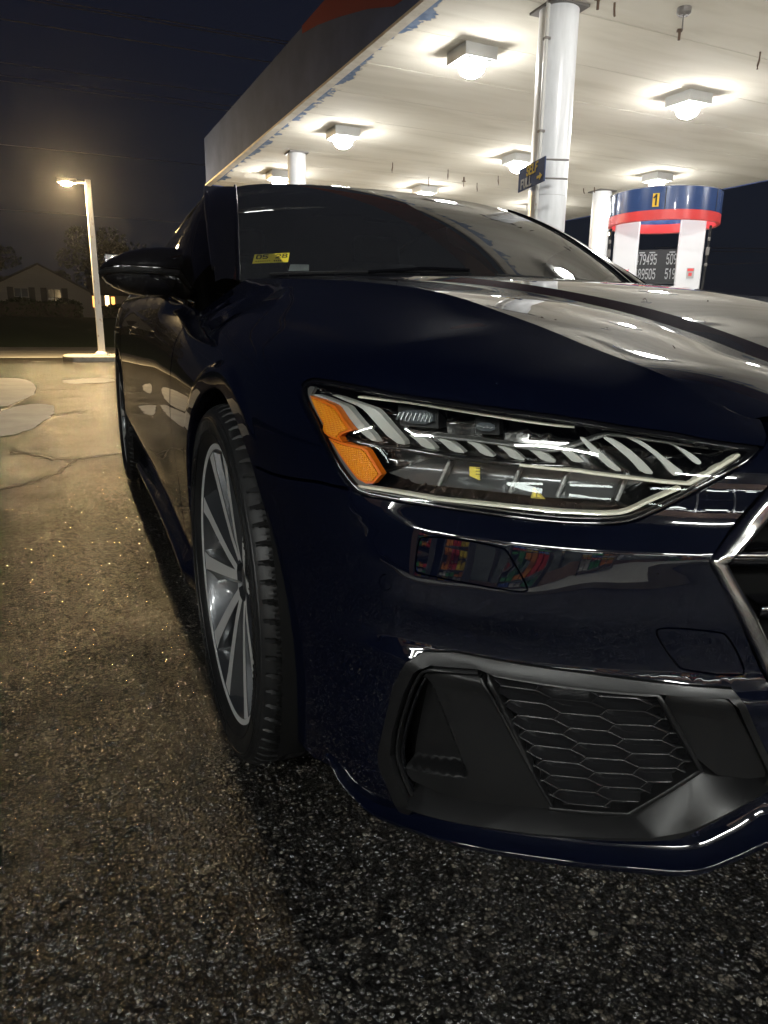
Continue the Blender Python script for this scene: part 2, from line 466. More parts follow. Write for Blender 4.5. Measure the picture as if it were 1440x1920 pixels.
class NT:
    """tiny node-tree helper"""
    def __init__(s, m): s.m = m; s.t = m.node_tree; s.b = s.t.nodes['Principled BSDF']
    def n(s, typ, **kw):
        x = s.t.nodes.new(typ)
        for k, v in kw.items():
            if k.startswith('i_'): x.inputs[k[2:].replace('_', ' ')].default_value = v
            else: setattr(x, k, v)
        return x
    def l(s, a, b): s.t.links.new(a, b)
    def co(s, scale=1.0, kind='Object'):
        tc = s.n('ShaderNodeTexCoord'); mp = s.n('ShaderNodeMapping')
        mp.inputs['Scale'].default_value = (scale,) * 3 if not isinstance(scale, tuple) else scale
        s.l(tc.outputs[kind], mp.inputs['Vector']); return mp.outputs[0]
    def noise(s, vec, scale=5., detail=4., rough=.55, dist=0.):
        x = s.n('ShaderNodeTexNoise'); x.inputs['Scale'].default_value = scale; x.inputs['Detail'].default_value = detail
        x.inputs['Roughness'].default_value = rough; x.inputs['Distortion'].default_value = dist
        s.l(vec, x.inputs['Vector']); return x.outputs['Fac']
    def vor(s, vec, scale=5., feature='F1', rnd=1., out='Distance'):
        x = s.n('ShaderNodeTexVoronoi'); x.feature = feature; x.inputs['Scale'].default_value = scale
        x.inputs['Randomness'].default_value = rnd
        s.l(vec, x.inputs['Vector']); return x.outputs[out]
    def ramp(s, fac, stops, interp='LINEAR'):
        x = s.n('ShaderNodeValToRGB'); x.color_ramp.interpolation = interp
        e = x.color_ramp.elements
        while len(e) < len(stops): e.new(.5)
        for q, (p, c) in zip(e, stops):
            q.position = p; q.color = (*c, 1) if len(c) == 3 else c
        s.l(fac, x.inputs[0]); return x.outputs['Color']
    def math(s, op, a, b=None, clamp=False):
        x = s.n('ShaderNodeMath'); x.operation = op; x.use_clamp = clamp
        for i, v in enumerate((a, b)):
            if v is None: continue
            if isinstance(v, (int, float)): x.inputs[i].default_value = v
            else: s.l(v, x.inputs[i])
        return x.outputs[0]
    def mix(s, f, a, b):
        x = s.n('ShaderNodeMix'); x.data_type = 'RGBA'
        for i, v in ((0, f), (6, a), (7, b)):
            if isinstance(v, (int, float)): x.inputs[i].default_value = v
            elif isinstance(v, tuple): x.inputs[i].default_value = (*v, 1) if len(v) == 3 else v
            else: s.l(v, x.inputs[i])
        return x.outputs[2]
    def bump(s, h, strength=.3, dist=.01):
        x = s.n('ShaderNodeBump'); x.inputs['Strength'].default_value = strength; x.inputs['Distance'].default_value = dist
        s.l(h, x.inputs['Height']); s.l(x.outputs[0], s.b.inputs['Normal']); return x

def black_soft(name, c, r, bump=.05, sc=900):
    m = mat(name, (c, c, c * 1.05), r, 0, .38); t = NT(m); v = t.co(1)
    t.bump(t.noise(v, sc, 2), bump, .0006)
    f = t.noise(v, 9, 5, .6); t.l(t.ramp(f, [(.3, (r * .8,) * 3), (.7, (min(1, r * 1.25),) * 3)]), t.b.inputs['Roughness'])
    return m

M = {}
# navy pearl paint under clear coat: fine flakes, faint water marks in the coat
m = mat('navy_paint', (.006, .011, .034), .5, .0, .02, 1., .012); t = NT(m); v = t.co(1)
fl = t.vor(v, 1800, out='Color'); sep = t.n('ShaderNodeSeparateColor'); t.l(fl, sep.inputs[0])
t.l(t.mix(t.ramp(sep.outputs[0], [(.0, (0, 0, 0)), (1., (1, 1, 1))]), (.0004, .0008, .0031), (.0010, .0020, .0078)), t.b.inputs['Base Color'])
dust = t.noise(v, 14, 8, .7); t.l(t.ramp(dust, [(.45, (.008,) * 3), (.75, (.035,) * 3)]), t.b.inputs['Coat Roughness'])
m.node_tree.nodes['Principled BSDF'].inputs['Coat IOR'].default_value = 1.62
M['paint'] = m
M['gloss'] = mat('gloss_black', (.004, .004, .005), .12, 0, .5, .6, .02)
M['satin'] = black_soft('satin_black_plastic', .0065, .37)
M['matte'] = black_soft('matte_black_plastic', .008, .62)
M['void'] = mat('black_interior', (.003, .003, .003), .9, 0, .1)
M['rubber'] = black_soft('tyre_rubber', .0045, .5, .25, 500)
M['chrome'] = mat('satin_chrome', (.72, .71, .69), .16, 1.)
M['chrome2'] = mat('dark_chrome', (.35, .35, .36), .2, 1.)
m = mat('alloy_grey', (.075, .078, .083), .30, .8, .5, .6, .05); t = NT(m); t.bump(t.noise(t.co(1), 1200, 2), .03, .0004); M['alloy'] = m
m = mat('alloy_machined', (.62, .62, .61), .42, .65, .5); t = NT(m); t.bump(t.noise(t.co((60, 900, 900)), 1, 2), .05, .0004); M['machined'] = m
M['mesh'] = mat('mesh_plastic', (.010, .010, .011), .26, 0, .6)
M['disc'] = mat('brake_disc', (.3, .29, .28), .38, 1.)
M['caliper'] = mat('brake_caliper', (.05, .05, .055), .4, .3)
M['finwhite'] = mat('light_fin_white', (.40, .40, .375), .34, 0, .5)
M['guide'] = mat('light_guide_clear', (.78, .74, .62), .25, 0, .6)
m = mat('amber_reflector', (.95, .30, .01), .18, 0, .6, .5, .03); t = NT(m); v = t.co(1)
t.bump(t.vor(v, 420, rnd=.12), .8, .002)
f = t.vor(v, 420, rnd=.12); t.l(t.mix(t.math('MULTIPLY', f, 1.4, True), (1., .50, .03), (.75, .20, .0)), t.b.inputs['Base Color']); M['amber'] = m
M['amberrim'] = mat('amber_edge', (.72, .16, .01), .22, 0, .6)
M['sticker'] = mat('sticker_yellow', (.75, .6, .06), .5)
M['ink'] = mat('ink_black', (.01, .01, .01), .5)
M['paper'] = mat('paper_white', (.7, .72, .7), .6)
M['trimgrey'] = mat('bezel_grey', (.16, .16, .155), .35, .4)
M['bowl'] = mat('reflector_bowl', (.17, .175, .18), .22, .6)
M['lens_ribs'] = mat('projector_glass', (.09, .1, .11), .06, .2, .8)

def thin_glass(name, tint=(1, 1, 1), ior=1.5, rough=0.0, veil=0.0):
    m = bpy.data.materials.new(name); m.use_nodes = True; nt = m.node_tree
    for n in list(nt.nodes):
        if n.type == 'BSDF_PRINCIPLED': nt.nodes.remove(n)
    out = [n for n in nt.nodes if n.type == 'OUTPUT_MATERIAL'][0]
    tr = nt.nodes.new('ShaderNodeBsdfTransparent'); tr.inputs[0].default_value = (*tint, 1)
    gl = nt.nodes.new('ShaderNodeBsdfGlossy'); gl.inputs['Roughness'].default_value = rough
    fr = nt.nodes.new('ShaderNodeFresnel'); fr.inputs[0].default_value = ior
    mx = nt.nodes.new('ShaderNodeMixShader')
    nt.links.new(fr.outputs[0], mx.inputs[0]); nt.links.new(tr.outputs[0], mx.inputs[1]); nt.links.new(gl.outputs[0], mx.inputs[2])
    if veil:                                             # pale dust-like layer imitating the glare veil on the glass
        df = nt.nodes.new('ShaderNodeBsdfDiffuse'); df.inputs[0].default_value = (.6, .62, .68, 1)
        m2 = nt.nodes.new('ShaderNodeMixShader'); m2.inputs[0].default_value = veil
        nt.links.new(mx.outputs[0], m2.inputs[1]); nt.links.new(df.outputs[0], m2.inputs[2]); nt.links.new(m2.outputs[0], out.inputs['Surface'])
    else:
        nt.links.new(mx.outputs[0], out.inputs['Surface'])
    return m
M['lens'] = thin_glass('headlight_lens', (.93, .94, .93), 1.5)
M['glass'] = thin_glass('windscreen_glass', (.78, .82, .80), 1.6, .01, .022)
M['tint'] = thin_glass('tinted_glass', (.08, .09, .09), 1.55, .01)
# ------------------------------------------------------------------ surface materials
# asphalt: stone chips in a dark binder, damp, worn pale patches further out
def asphalt(name, chip=150., pale=True):
    m = mat(name, (.05, .05, .05), .55); t = NT(m); v = t.co(1)
    cell = t.vor(v, chip, out='Color'); sep = t.n('ShaderNodeSeparateColor'); t.l(cell, sep.inputs[0])
    dist = t.vor(v, chip)
    chips = t.ramp(sep.outputs[0], [(.0, (.008, .0075, .007)), (.5, (.020, .019, .0175)), (.8, (.042, .039, .034)), (.95, (.08, .071, .058)), (1., (.15, .134, .11))])
    big = t.vor(v, chip * .42, out='Color'); sb = t.n('ShaderNodeSeparateColor'); t.l(big, sb.inputs[0])
    chips = t.mix(t.ramp(sb.outputs[2], [(.70, (0, 0, 0)), (.74, (.75,) * 3)]), chips, t.ramp(sb.outputs[0], [(0., (.010, .0095, .009)), (.6, (.035, .032, .028)), (1., (.13, .115, .095))]))
    bind = t.ramp(dist, [(.30, (1, 1, 1)), (.62, (.25, .25, .25))])
    base = t.mix(1.0, chips, chips)
    mm = t.n('ShaderNodeMix'); mm.data_type = 'RGBA'; mm.blend_type = 'MULTIPLY'; mm.inputs[0].default_value = 1.
    t.l(chips, mm.inputs[6]); t.l(bind, mm.inputs[7]); base = mm.outputs[2]
    blot = t.noise(v, 1.3, 5, .6)
    tone = t.ramp(blot, [(.35, (.82, .81, .79)), (.65, (1.18, 1.17, 1.14))])
    mm = t.n('ShaderNodeMix'); mm.data_type = 'RGBA'; mm.blend_type = 'MULTIPLY'; mm.inputs[0].default_value = 1.
    t.l(base, mm.inputs[6]); t.l(tone, mm.inputs[7]); base = mm.outputs[2]
    rough_wet = t.ramp(t.noise(v, 2.2, 6, .65), [(.35, (.12,) * 3), (.75, (.22,) * 3)])
    h1 = t.math('SUBTRACT', 1.0, t.math('MULTIPLY', dist, 1.0))
    h2 = t.math('MULTIPLY', sep.outputs[1], .8)
    hgt = t.math('ADD', t.math('ADD', h1, h2), t.math('MULTIPLY', t.noise(v, 420, 3, .6), .5))
    if pale:
        # pale worn areas: mask grows with distance along the lot, edges broken by noise
        sx = t.n('ShaderNodeSeparateXYZ'); t.l(v, sx.inputs[0])
        w1 = t.noise(v, .23, 3, .5, .8); w2 = t.noise(t.co((.55, 1.5, 1)), .8, 5, .6)
        far = t.n('ShaderNodeMapRange'); far.inputs[1].default_value = 3.4; far.inputs[2].default_value = 8.5; t.l(sx.outputs[1], far.inputs[0])
        k = t.math('ADD', t.math('ADD', t.math('MULTIPLY', w1, .6), t.math('MULTIPLY', w2, .6)), t.math('MULTIPLY', far.outputs[0], .24))
        mask = t.ramp(t.math('MULTIPLY', k, .6), [(.575, (0, 0, 0)), (.615, (1, 1, 1))])
        palec = t.ramp(t.noise(v, 6, 8, .7), [(.25, (.20, .195, .18)), (.5, (.36, .35, .325)), (.75, (.50, .49, .46))])
        pm = t.mix(.55, palec, chips)
        base = t.mix(mask, base, t.mix(.35, palec, pm))
        rr = t.mix(mask, rough_wet, (.40, .40, .40))
        # tar joint across the lot
        jn = t.math('ABSOLUTE', t.math('SUBTRACT', sx.outputs[1], t.math('ADD', 2.00, t.math('MULTIPLY', t.noise(v, 3.5, 5, .7), .14))))
        jm = t.ramp(jn, [(.010, (.25,) * 3), (.022, (1, 1, 1))])
        mm = t.n('ShaderNodeMix'); mm.data_type = 'RGBA'; mm.blend_type = 'MULTIPLY'; mm.inputs[0].default_value = 1.
        t.l(base, mm.inputs[6]); t.l(jm, mm.inputs[7]); base = mm.outputs[2]
        t.l(rr, t.b.inputs['Roughness'])
    else:
        t.l(rough_wet, t.b.inputs['Roughness'])
    t.l(base, t.b.inputs['Base Color'])
    # every chip is a small facet with its own tilt, so damp faces glint one by one
    c2 = t.vor(v, chip * .47, out='Color')
    va = t.n('ShaderNodeVectorMath', operation='SUBTRACT'); t.l(cell, va.inputs[0]); va.inputs[1].default_value = (.5, .5, .5)
    vb = t.n('ShaderNodeVectorMath', operation='SUBTRACT'); t.l(c2, vb.inputs[0]); vb.inputs[1].default_value = (.5, .5, .5)
    vs = t.n('ShaderNodeVectorMath', operation='SCALE'); t.l(va.outputs[0], vs.inputs[0]); vs.inputs['Scale'].default_value = .90
    vt = t.n('ShaderNodeVectorMath', operation='SCALE'); t.l(vb.outputs[0], vt.inputs[0]); vt.inputs['Scale'].default_value = .35
    ad = t.n('ShaderNodeVectorMath', operation='ADD'); t.l(vs.outputs[0], ad.inputs[0]); t.l(vt.outputs[0], ad.inputs[1])
    gn = t.n('ShaderNodeNewGeometry'); ae = t.n('ShaderNodeVectorMath', operation='ADD'); t.l(ad.outputs[0], ae.inputs[0]); t.l(gn.outputs['Normal'], ae.inputs[1])
    nz = t.n('ShaderNodeVectorMath', operation='NORMALIZE'); t.l(ae.outputs[0], nz.inputs[0])
    bp = t.bump(hgt, .8, .0045); t.l(nz.outputs[0], bp.inputs['Normal'])
    t.b.inputs['Specular IOR Level'].default_value = .75
    return m
M['asphalt'] = asphalt('damp_asphalt')
def concrete(name, c0, c1, sc=3.):
    m = mat(name, c0, .75); t = NT(m); v = t.co(1)
    f = t.noise(v, sc, 9, .65, .4); g = t.noise(v, 60, 4)
    t.l(t.ramp(f, [(.3, c0), (.7, c1)]), t.b.inputs['Base Color']); t.bump(g, .35, .004); return m
M['concrete'] = concrete('pad_concrete', (.26, .25, .23), (.40, .39, .36))
M['road'] = concrete('road_surface', (.10, .098, .09), (.17, .165, .155), 1.5)
M['kerb'] = concrete('kerb_concrete', (.16, .15, .13), (.30, .29, .26), 8)
m = mat('lawn_grass', (.02, .035, .012), .9); t = NT(m); v = t.co(1)
t.l(t.ramp(t.noise(v, 9, 8, .75), [(.3, (.03, .05, .016)), (.7, (.08, .12, .04))]), t.b.inputs['Base Color']); t.bump(t.noise(v, 45, 4), 1, .05); M['grass'] = m
M['linepaint'] = concrete('line_paint', (.45, .45, .42), (.62, .61, .58), 14)
M['tar'] = mat('crack_tar', (.012, .012, .012), .7)
# soffit paint: cream, grimy, rust specks, flaking to grey-blue along the outer edge
m = mat('soffit_paint', (.72, .69, .60), .9, 0, .1); t = NT(m); v = t.co(1)
st = t.noise(t.co((.35, 2.2, 1)), 1.2, 7, .6, .5)
base = t.ramp(st, [(.28, (.56, .53, .45)), (.5, (.66, .63, .55)), (.75, (.71, .685, .61))])
sp = t.noise(v, 5.5, 7, .72); pat = t.noise(v, .9, 3, .5)
rm = t.math('MULTIPLY', t.ramp(sp, [(.735, (0, 0, 0)), (.75, (1, 1, 1))]), t.ramp(pat, [(.45, (0, 0, 0)), (.55, (1, 1, 1))]))
base = t.mix(rm, base, (.13, .09, .055))
sx = t.n('ShaderNodeSeparateXYZ'); t.l(v, sx.inputs[0])
ed = t.n('ShaderNodeMapRange'); ed.inputs[1].default_value = .02; ed.inputs[2].default_value = .55; ed.inputs[3].default_value = .30; ed.inputs[4].default_value = -.42
t.l(sx.outputs[0], ed.inputs[0])
pk = t.math('ADD', t.math('ADD', t.noise(v, 3.6, 8, .6), t.math('MULTIPLY', t.noise(v, .7, 2), .35)), ed.outputs[0])
pm = t.ramp(pk, [(.745, (0, 0, 0)), (.76, (1, 1, 1))])
ring = t.ramp(pk, [(.69, (0, 0, 0)), (.745, (1, 1, 1))])
base = t.mix(t.math('MULTIPLY', ring, .35), base, (.45, .36, .22))
base = t.mix(pm, base, t.ramp(t.noise(v, 8, 4), [(.4, (.10, .15, .25)), (.6, (.17, .23, .35))]))
t.l(base, t.b.inputs['Base Color']); t.bump(t.math('SUBTRACT', t.noise(v, 30, 4), t.math('MULTIPLY', pm, 1.5)), .25, .006); M['soffit'] = m
m = mat('fascia_blue', (.045, .055, .10), .85, 0, .08); t = NT(m); v = t.co(1)
t.l(t.ramp(t.noise(v, 1.5, 6, .6), [(.3, (.04, .06, .14)), (.7, (.065, .09, .20))]), t.b.inputs['Base Color']); M['fascia'] = m
M['seam'] = mat('soffit_seam', (.53, .50, .43), .9, 0, .1)
M['fascia_red'] = mat('fascia_red', (.17, .022, .026), .85, 0, .08)
M['edge'] = concrete('edge_trim', (.42, .38, .30), (.62, .58, .5), 6)
m = mat('column_paint', (.66, .68, .70), .28, 0, .5); t = NT(m); v = t.co(1)
t.l(t.ramp(t.noise(t.co((3, 3, .6)), 3, 6, .6), [(.3, (.55, .56, .57)), (.65, (.70, .71, .73))]), t.b.inputs['Base Color']); M['column'] = m
M['fixture'] = mat('fixture_white', (.50, .50, .48), .6)
M['led'] = mat('led_lens', (1, 1, 1), .4, emit=(1., .985, .95), es=190)
M['sodium'] = mat('sodium_lens', (1, .9, .7), .4, emit=(1., .70, .33), es=7400)
m = mat('pole_paint', (.50, .49, .46), .5); t = NT(m); v = t.co(1)
rs = t.ramp(t.noise(t.co((5, 5, 1.6)), 2.3, 7, .65), [(.60, (0, 0, 0)), (.66, (1, 1, 1))])
t.l(t.mix(rs, (.52, .51, .48), (.26, .13, .055)), t.b.inputs['Base Color']); M['pole'] = m
M['cable'] = mat('cable', (.16, .15, .15), .6)
M['steel'] = mat('dull_steel', (.16, .15, .14), .5, .6)
M['rust'] = mat('rusty_iron', (.09, .055, .035), .8)
M['panel_white'] = mat('pump_white', (.72, .73, .75), .35)
M['ring_blue'] = mat('ring_blue', (.03, .065, .19), .25, 0, .5, .3)
M['ring_red'] = mat('ring_red', (.72, .06, .06), .3, 0, .5, .3)
M['yellow'] = mat('plate_yellow', (.85, .52, .02), .4)
M['board'] = mat('board_black', (.012, .013, .015), .4)
M['white'] = mat('print_white', (.42, .43, .44), .6, 0, .2)
M['signblue'] = mat('sign_blue', (.035, .05, .11), .85, 0, .1)
M['signyellow'] = mat('sign_yellow', (.50, .37, .07), .8, 0, .1)
M['signgrey'] = mat('sign_grey', (.38, .385, .39), .8, 0, .1)

# ------------------------------------------------------------------ ground
def sheet(name, x0, x1, y0, y1, z, m, nx=1, ny=1, zf=None, parent=None):
    xs = np.linspace(x0, x1, nx + 1); ys = np.linspace(y0, y1, ny + 1)
    V = [(x, y, z + (zf(x, y) if zf else 0)) for y in ys for x in xs]
    F = [(j * (nx + 1) + i, j * (nx + 1) + i + 1, (j + 1) * (nx + 1) + i + 1, (j + 1) * (nx + 1) + i) for j in range(ny) for i in range(nx)]
    return mk(name, V, F, m, parent, smooth=bool(zf))
tag(sheet('ground', -250, 250, -120, 330, -.06, M['grass']), kind='structure')
lot = tag(sheet('parking_lot', -45, 60, -12.5, 21.2, 0., M['asphalt']), kind='structure')
tag(sheet('fuel_pad', 3.1, 14.6, -2.5, 18.5, .004, M['concrete']), kind='structure')
road = tag(sheet('road', -200, 200, 21.2, 33.4, -.015, M['road']), kind='structure')
def lawn_h(x, y):
    k = min(max((y - 34) / 24, 0), 1); return 1.55 * k * k * (3 - 2 * k) + .06 * noise.noise(Vector((x * .3, y * .3, 0)))
tag(sheet('lawn', -90, 90, 33.4, 130, -.02, M['grass'], 60, 60, lawn_h), kind='structure')
for y0, w in ((21.7, .13), (27.1, .1), (27.35, .1), (32.8, .13)):
    sheet('road_line', -200, 200, y0, y0 + w, -.011, M['linepaint'], parent=road)
# tar-filled cracks in the lot
def crack(pts, w):
    P = np.array(resamp(pts, .04, False)); rng = np.random.default_rng(len(pts) * 7 + int(w * 1000))
    P = P + rng.normal(0, .010, P.shape); t_ = np.gradient(P, axis=0); t_ /= np.linalg.norm(t_, axis=1)[:, None] + 1e-9
    n_ = np.stack([-t_[:, 1], t_[:, 0]], 1); ww = w * rng.uniform(.4, 1.2, len(P))[:, None]
    V = [(a, b, .003) for a, b in P + n_ * ww] + [(a, b, .003) for a, b in P - n_ * ww]; n = len(P)
    mk('crack', V, [(i, i + 1, n + i + 1, n + i) for i in range(n - 1)], M['tar'], lot)
# pale worn repair patches left of the car
M['patch'] = concrete('worn_patch', (.19, .185, .17), (.32, .31, .285), 2.2)
def patch(pts, seed, z=.0035):
    p = np.array(resamp(chaikin(pts, 2), .10)); g = np.random.default_rng(seed)
    n_ = np.cumsum(g.normal(0, .012, p.shape), axis=0); n_ -= np.linspace(0, 1, len(p))[:, None] * n_[-1]
    p = p + n_ * .6 + g.normal(0, .008, p.shape)
    mk('worn_patch', [(a, b, z) for a, b in p], [tuple(range(len(p)))], M['patch'], lot)
patch([(-5.5, 11.6), (-2.81, 11.93), (-2.34, 12.43), (-1.96, 12.04), (-1.73, 10.38), (-1.75, 8.62), (-1.85, 7.69), (-1.99, 7.24), (-2.6, 7.6), (-4.6, 8.2), (-5.5, 9.8)], 2)
patch([(-3.6, 6.4), (-2.11, 6.31), (-1.89, 7.0), (-1.67, 7.71), (-1.42, 7.5), (-1.34, 7.05), (-1.47, 5.87), (-1.54, 5.27), (-1.66, 4.98), (-2.4, 4.9), (-3.8, 5.3)], 3)
patch([(-1.41, 11.62), (-1.18, 11.72), (-.6, 12.06), (-.55, 11.09), (-.97, 10.69), (-1.35, 10.65)], 4)
crack([(-1.62, 4.15), (-1.35, 3.75), (-1.22, 3.68), (-.95, 3.85), (-.6, 3.95)], .012)
crack([(-1.22, 3.68), (-1.32, 3.25), (-1.42, 3.0), (-1.75, 2.75), (-2.3, 2.6)], .014)
crack([(-3.6, 5.6), (-2.6, 6.2), (-1.9, 6.0), (-1.1, 6.5)], .010)
crack([(-4.2, 9.8), (-2.5, 9.2), (-1.4, 9.6), (-.2, 9.1)], .014)
crack([(-2.2, 1.1), (-2.6, 2.0), (-3.2, 2.4)], .008)
# kerbed island at the back of the lot
def kerb_ring(x0, x1, y0, y1, h):
    ins = .15
    o = [(x0 + .25, y0), (x1, y0), (x1, y1), (x0 + .25, y1), (x0 + .05, y1 - .35), (x0, (y0 + y1) / 2), (x0 + .05, y0 + .35)]
    return MB().prism(o, -.02, h, lambda u, v, q: (u, v, q)).build('kerb_island', M['kerb'], None, bevel=.025)
tag(kerb_ring(-1.42, 40, 18.5, 20.6, .13), kind='structure')

# ------------------------------------------------------------------ canopy
CR = math.radians(2.0)
canopy = empty('fuel_canopy', (2.66, 4.2, 0), CR)
tag(canopy, 'large flat filling station canopy with cream soffit and peeling dark blue fascia', 'canopy')
YL0, YL1, XW, ZC, FH = -5.6, 13.3, 11.1, 4.25, 1.0
sof = mk('soffit', [(.03, YL0, ZC), (XW, YL0, ZC), (XW, YL1 + 2.2, ZC), (.03, YL1, ZC), (.03, YL0, ZC + .12), (XW, YL0, ZC + .12), (XW, YL1 + 2.2, ZC + .12), (.03, YL1, ZC + .12)], [(0, 3, 2, 1), (4, 5, 6, 7), (0, 1, 5, 4), (1, 2, 6, 5), (2, 3, 7, 6), (3, 0, 4, 7)], M['soffit'], canopy)
def fq(name, a, b, m, t=.04, z0=ZC - .02, z1=ZC + FH):
    a = np.array(a, float); b = np.array(b, float); d = (b - a) / np.linalg.norm(b - a); n = np.array([d[1], -d[0]]) * t
    q = [a, b, b + n, a + n]
    return MB().add([(p[0], p[1], z) for z in (z0, z1) for p in q], [(0, 3, 2, 1), (4, 5, 6, 7), (0, 1, 5, 4), (1, 2, 6, 5), (2, 3, 7, 6), (3, 0, 4, 7)]).build(name, m, canopy)
fl = fq('fascia_board', (0, YL0), (0, YL1), M['fascia'], -.04)
fq('fascia_board', (0, YL1), (XW, YL1 + 2.2), M['fascia'], -.04)
fq('fascia_board', (XW, YL1 + 2.2), (XW, YL0), M['fascia'], -.04)
fq('fascia_board', (XW, YL0), (0, YL0), M['fascia'], -.04)
MB().box((.0, (YL0 + YL1) / 2, ZC - .03), (.13, YL1 - YL0, .035)).build('edge_trim', M['edge'], canopy)
for k in range(1, 16):
    y_ = YL0 + k * 1.22
    MB().box((XW / 2 + .05, y_, ZC - .0015), (XW - .2, .006, .004)).build('soffit_seam', M['seam'], canopy)
# red swoosh band laid on the long fascia
sw = [(YL0, ZC + .12), (0., ZC + .12), (2.0, ZC + .02 + .08), (2.9, ZC + .17), (3.65, ZC + .40), (4.6, ZC + .63), (5.4, ZC + .80), (6.05, ZC + .90), (6.05, ZC + FH + .003), (YL0, ZC + FH + .003)]
MB().prism(sw, -.045, -.052, lambda u, v, q: (q, u, v)).build('fascia_swoosh', M['fascia_red'], canopy)
# light boxes under the canopy
def canopy_light(i, x, y, label):
    r = empty('canopy_light', (x, y, 4.25), CR)
    tag(r, label, 'light fixture', 'square light boxes under the canopy')
    if i == 0:
        MB().box((0, 0, -.073), (.46, .46, .146)).build('housing', M['fixture'], r, bevel=.008)
        MB().box((0, 0, -.153), (.37, .37, .015)).build('lens_frame', M['fixture'], r)
        MB().lathe([(.001, -.312), (.06, -.304), (.115, -.278), (.150, -.240), (.160, -.20), (.152, -.161)], n=28, cap=False).build('lamp_lens', M['led'], r)
    else:
        for c in canopy_light.first.children: inst(c, r)
    if i == 0: canopy_light.first = r
    return r
spots = [(3.72, 7.40, 'big bright canopy light box, nearest one left of the thick white column'),
         (7.45, 7.55, 'bright canopy light box above the round pump header, right of the thick column'),
         (3.50, 11.50, 'bright canopy light box above the car roof, left of the thick column'),
         (7.30, 11.78, 'bright canopy light box shining just behind the blue self full sign'),
         (10.95, 11.85, 'small bright canopy light box right over the top rim of the round pump header'),
         (3.40, 15.40, 'farthest canopy light box, its lens just above the car roof edge'),
         (7.05, 15.45, 'canopy light box whose top shows above the windscreen, lens hidden by the roof'),
         (3.75, 3.30, None), (7.55, 3.40, None), (11.15, 7.70, None), (3.85, -.55, None), (7.65, -.45, None), (11.3, 3.5, None), (10.8, 16.1, None)]
for i, (x, y, lb) in enumerate(spots):
    canopy_light(i, x, y, lb or 'square canopy light box outside the picture, mirrored in the hood')

# columns
def column(x, y, d, label, conduit=True):
    r = empty('steel_column', (x, y, 0)); tag(r, label, 'column', 'round white canopy columns')
    MB().lathe([(d / 2, .0), (d / 2, 2.352)], n=48).build('shaft', M['column'], r)
    MB().lathe([(d / 2 - .002, 2.356), (d / 2 - .002, 4.248)], n=48).build('shaft', M['column'], r)
    MB().lathe([(d / 2 - .008, 2.35), (d / 2 - .008, 2.358)], n=48, cap=False).build('shaft_joint', M['steel'], r)
    MB().box((0, 0, 4.235), (d * 1.06, d * 1.06, .025)).build('cap_plate', M['steel'], r)
    MB().lathe([(d / 2 + .06, .004), (d / 2 + .06, .03), (d / 2 + .01, .05)], n=32).build('foot_ring', M['steel'], r)
    if conduit:
        a = math.radians(205)
        MB().tube([((d / 2 + .02) * math.cos(a), (d / 2 + .02) * math.sin(a), z) for z in (.05, 2.0, 4.24)], .022, 10).build('conduit', M['pole'], r)
        for z in (.8, 1.9, 3.0, 3.9):
            MB().box(((d / 2 + .012) * math.cos(a), (d / 2 + .012) * math.sin(a), z), (.06, .06, .025)).build('pipe_clip', M['steel'], r)
column(3.98, 5.98, .43, 'thick white round column with a pipe up its side, rising behind the hood')
column(3.25, 13.50, .36, 'short looking white column far back over the car roof', False)
column(11.15, 13.90, .46, 'white column behind the far windscreen pillar, left of the round pump header', False)

# SELF / FULL flag sign on the thick column
A_ = np.array((3.611, 5.54)); B_ = np.array((3.74, 6.23)); dd = (A_ - B_); Ls = float(np.linalg.norm(dd)); dd /= Ls
sgn = empty('flag_sign'); tag(sgn, 'small blue self and full service flag sign on the thick column', 'sign')
nn_ = np.array((-dd[1], dd[0])); nn_ = nn_ if nn_[0] < 0 else -nn_
fs = lambda u, v, d: (B_[0] + dd[0] * u + nn_[0] * d, B_[1] + dd[1] * u + nn_[1] * d, 2.425 + v)
MB().prism([(0, 0), (Ls, 0), (Ls, .245), (0, .245)], -.012, 0, fs).build('sign_plate', M['signblue'], sgn)
# (after the lettering helper) signs with writing
mb = MB(); lettering(mb, 'SELF', .085, .020, lambda u, v, d: fs(u + .23, v + .140, .001 + d), gap=.36, depth=.003, slant=.18); mb.build('sign_letters', M['signyellow'], sgn)
mb = MB(); lettering(mb, 'FULL', .085, .020, lambda u, v, d: fs(u + .09, v + .025, .001 + d), gap=.36, depth=.003); mb.build('sign_letters', M['signgrey'], sgn)
MB().prism([(.52, .055), (.585, .055), (.585, .030), (.65, .068), (.585, .106), (.585, .080), (.52, .080)], .001, .004, fs).build('sign_arrow', M['signyellow'], sgn)
for v_ in (.03, .215):
    MB().tube([fs(Ls - .01, v_, -.02), fs(Ls + .02, v_, -.26)], .010, 8).build('bracket', M['steel'], sgn)

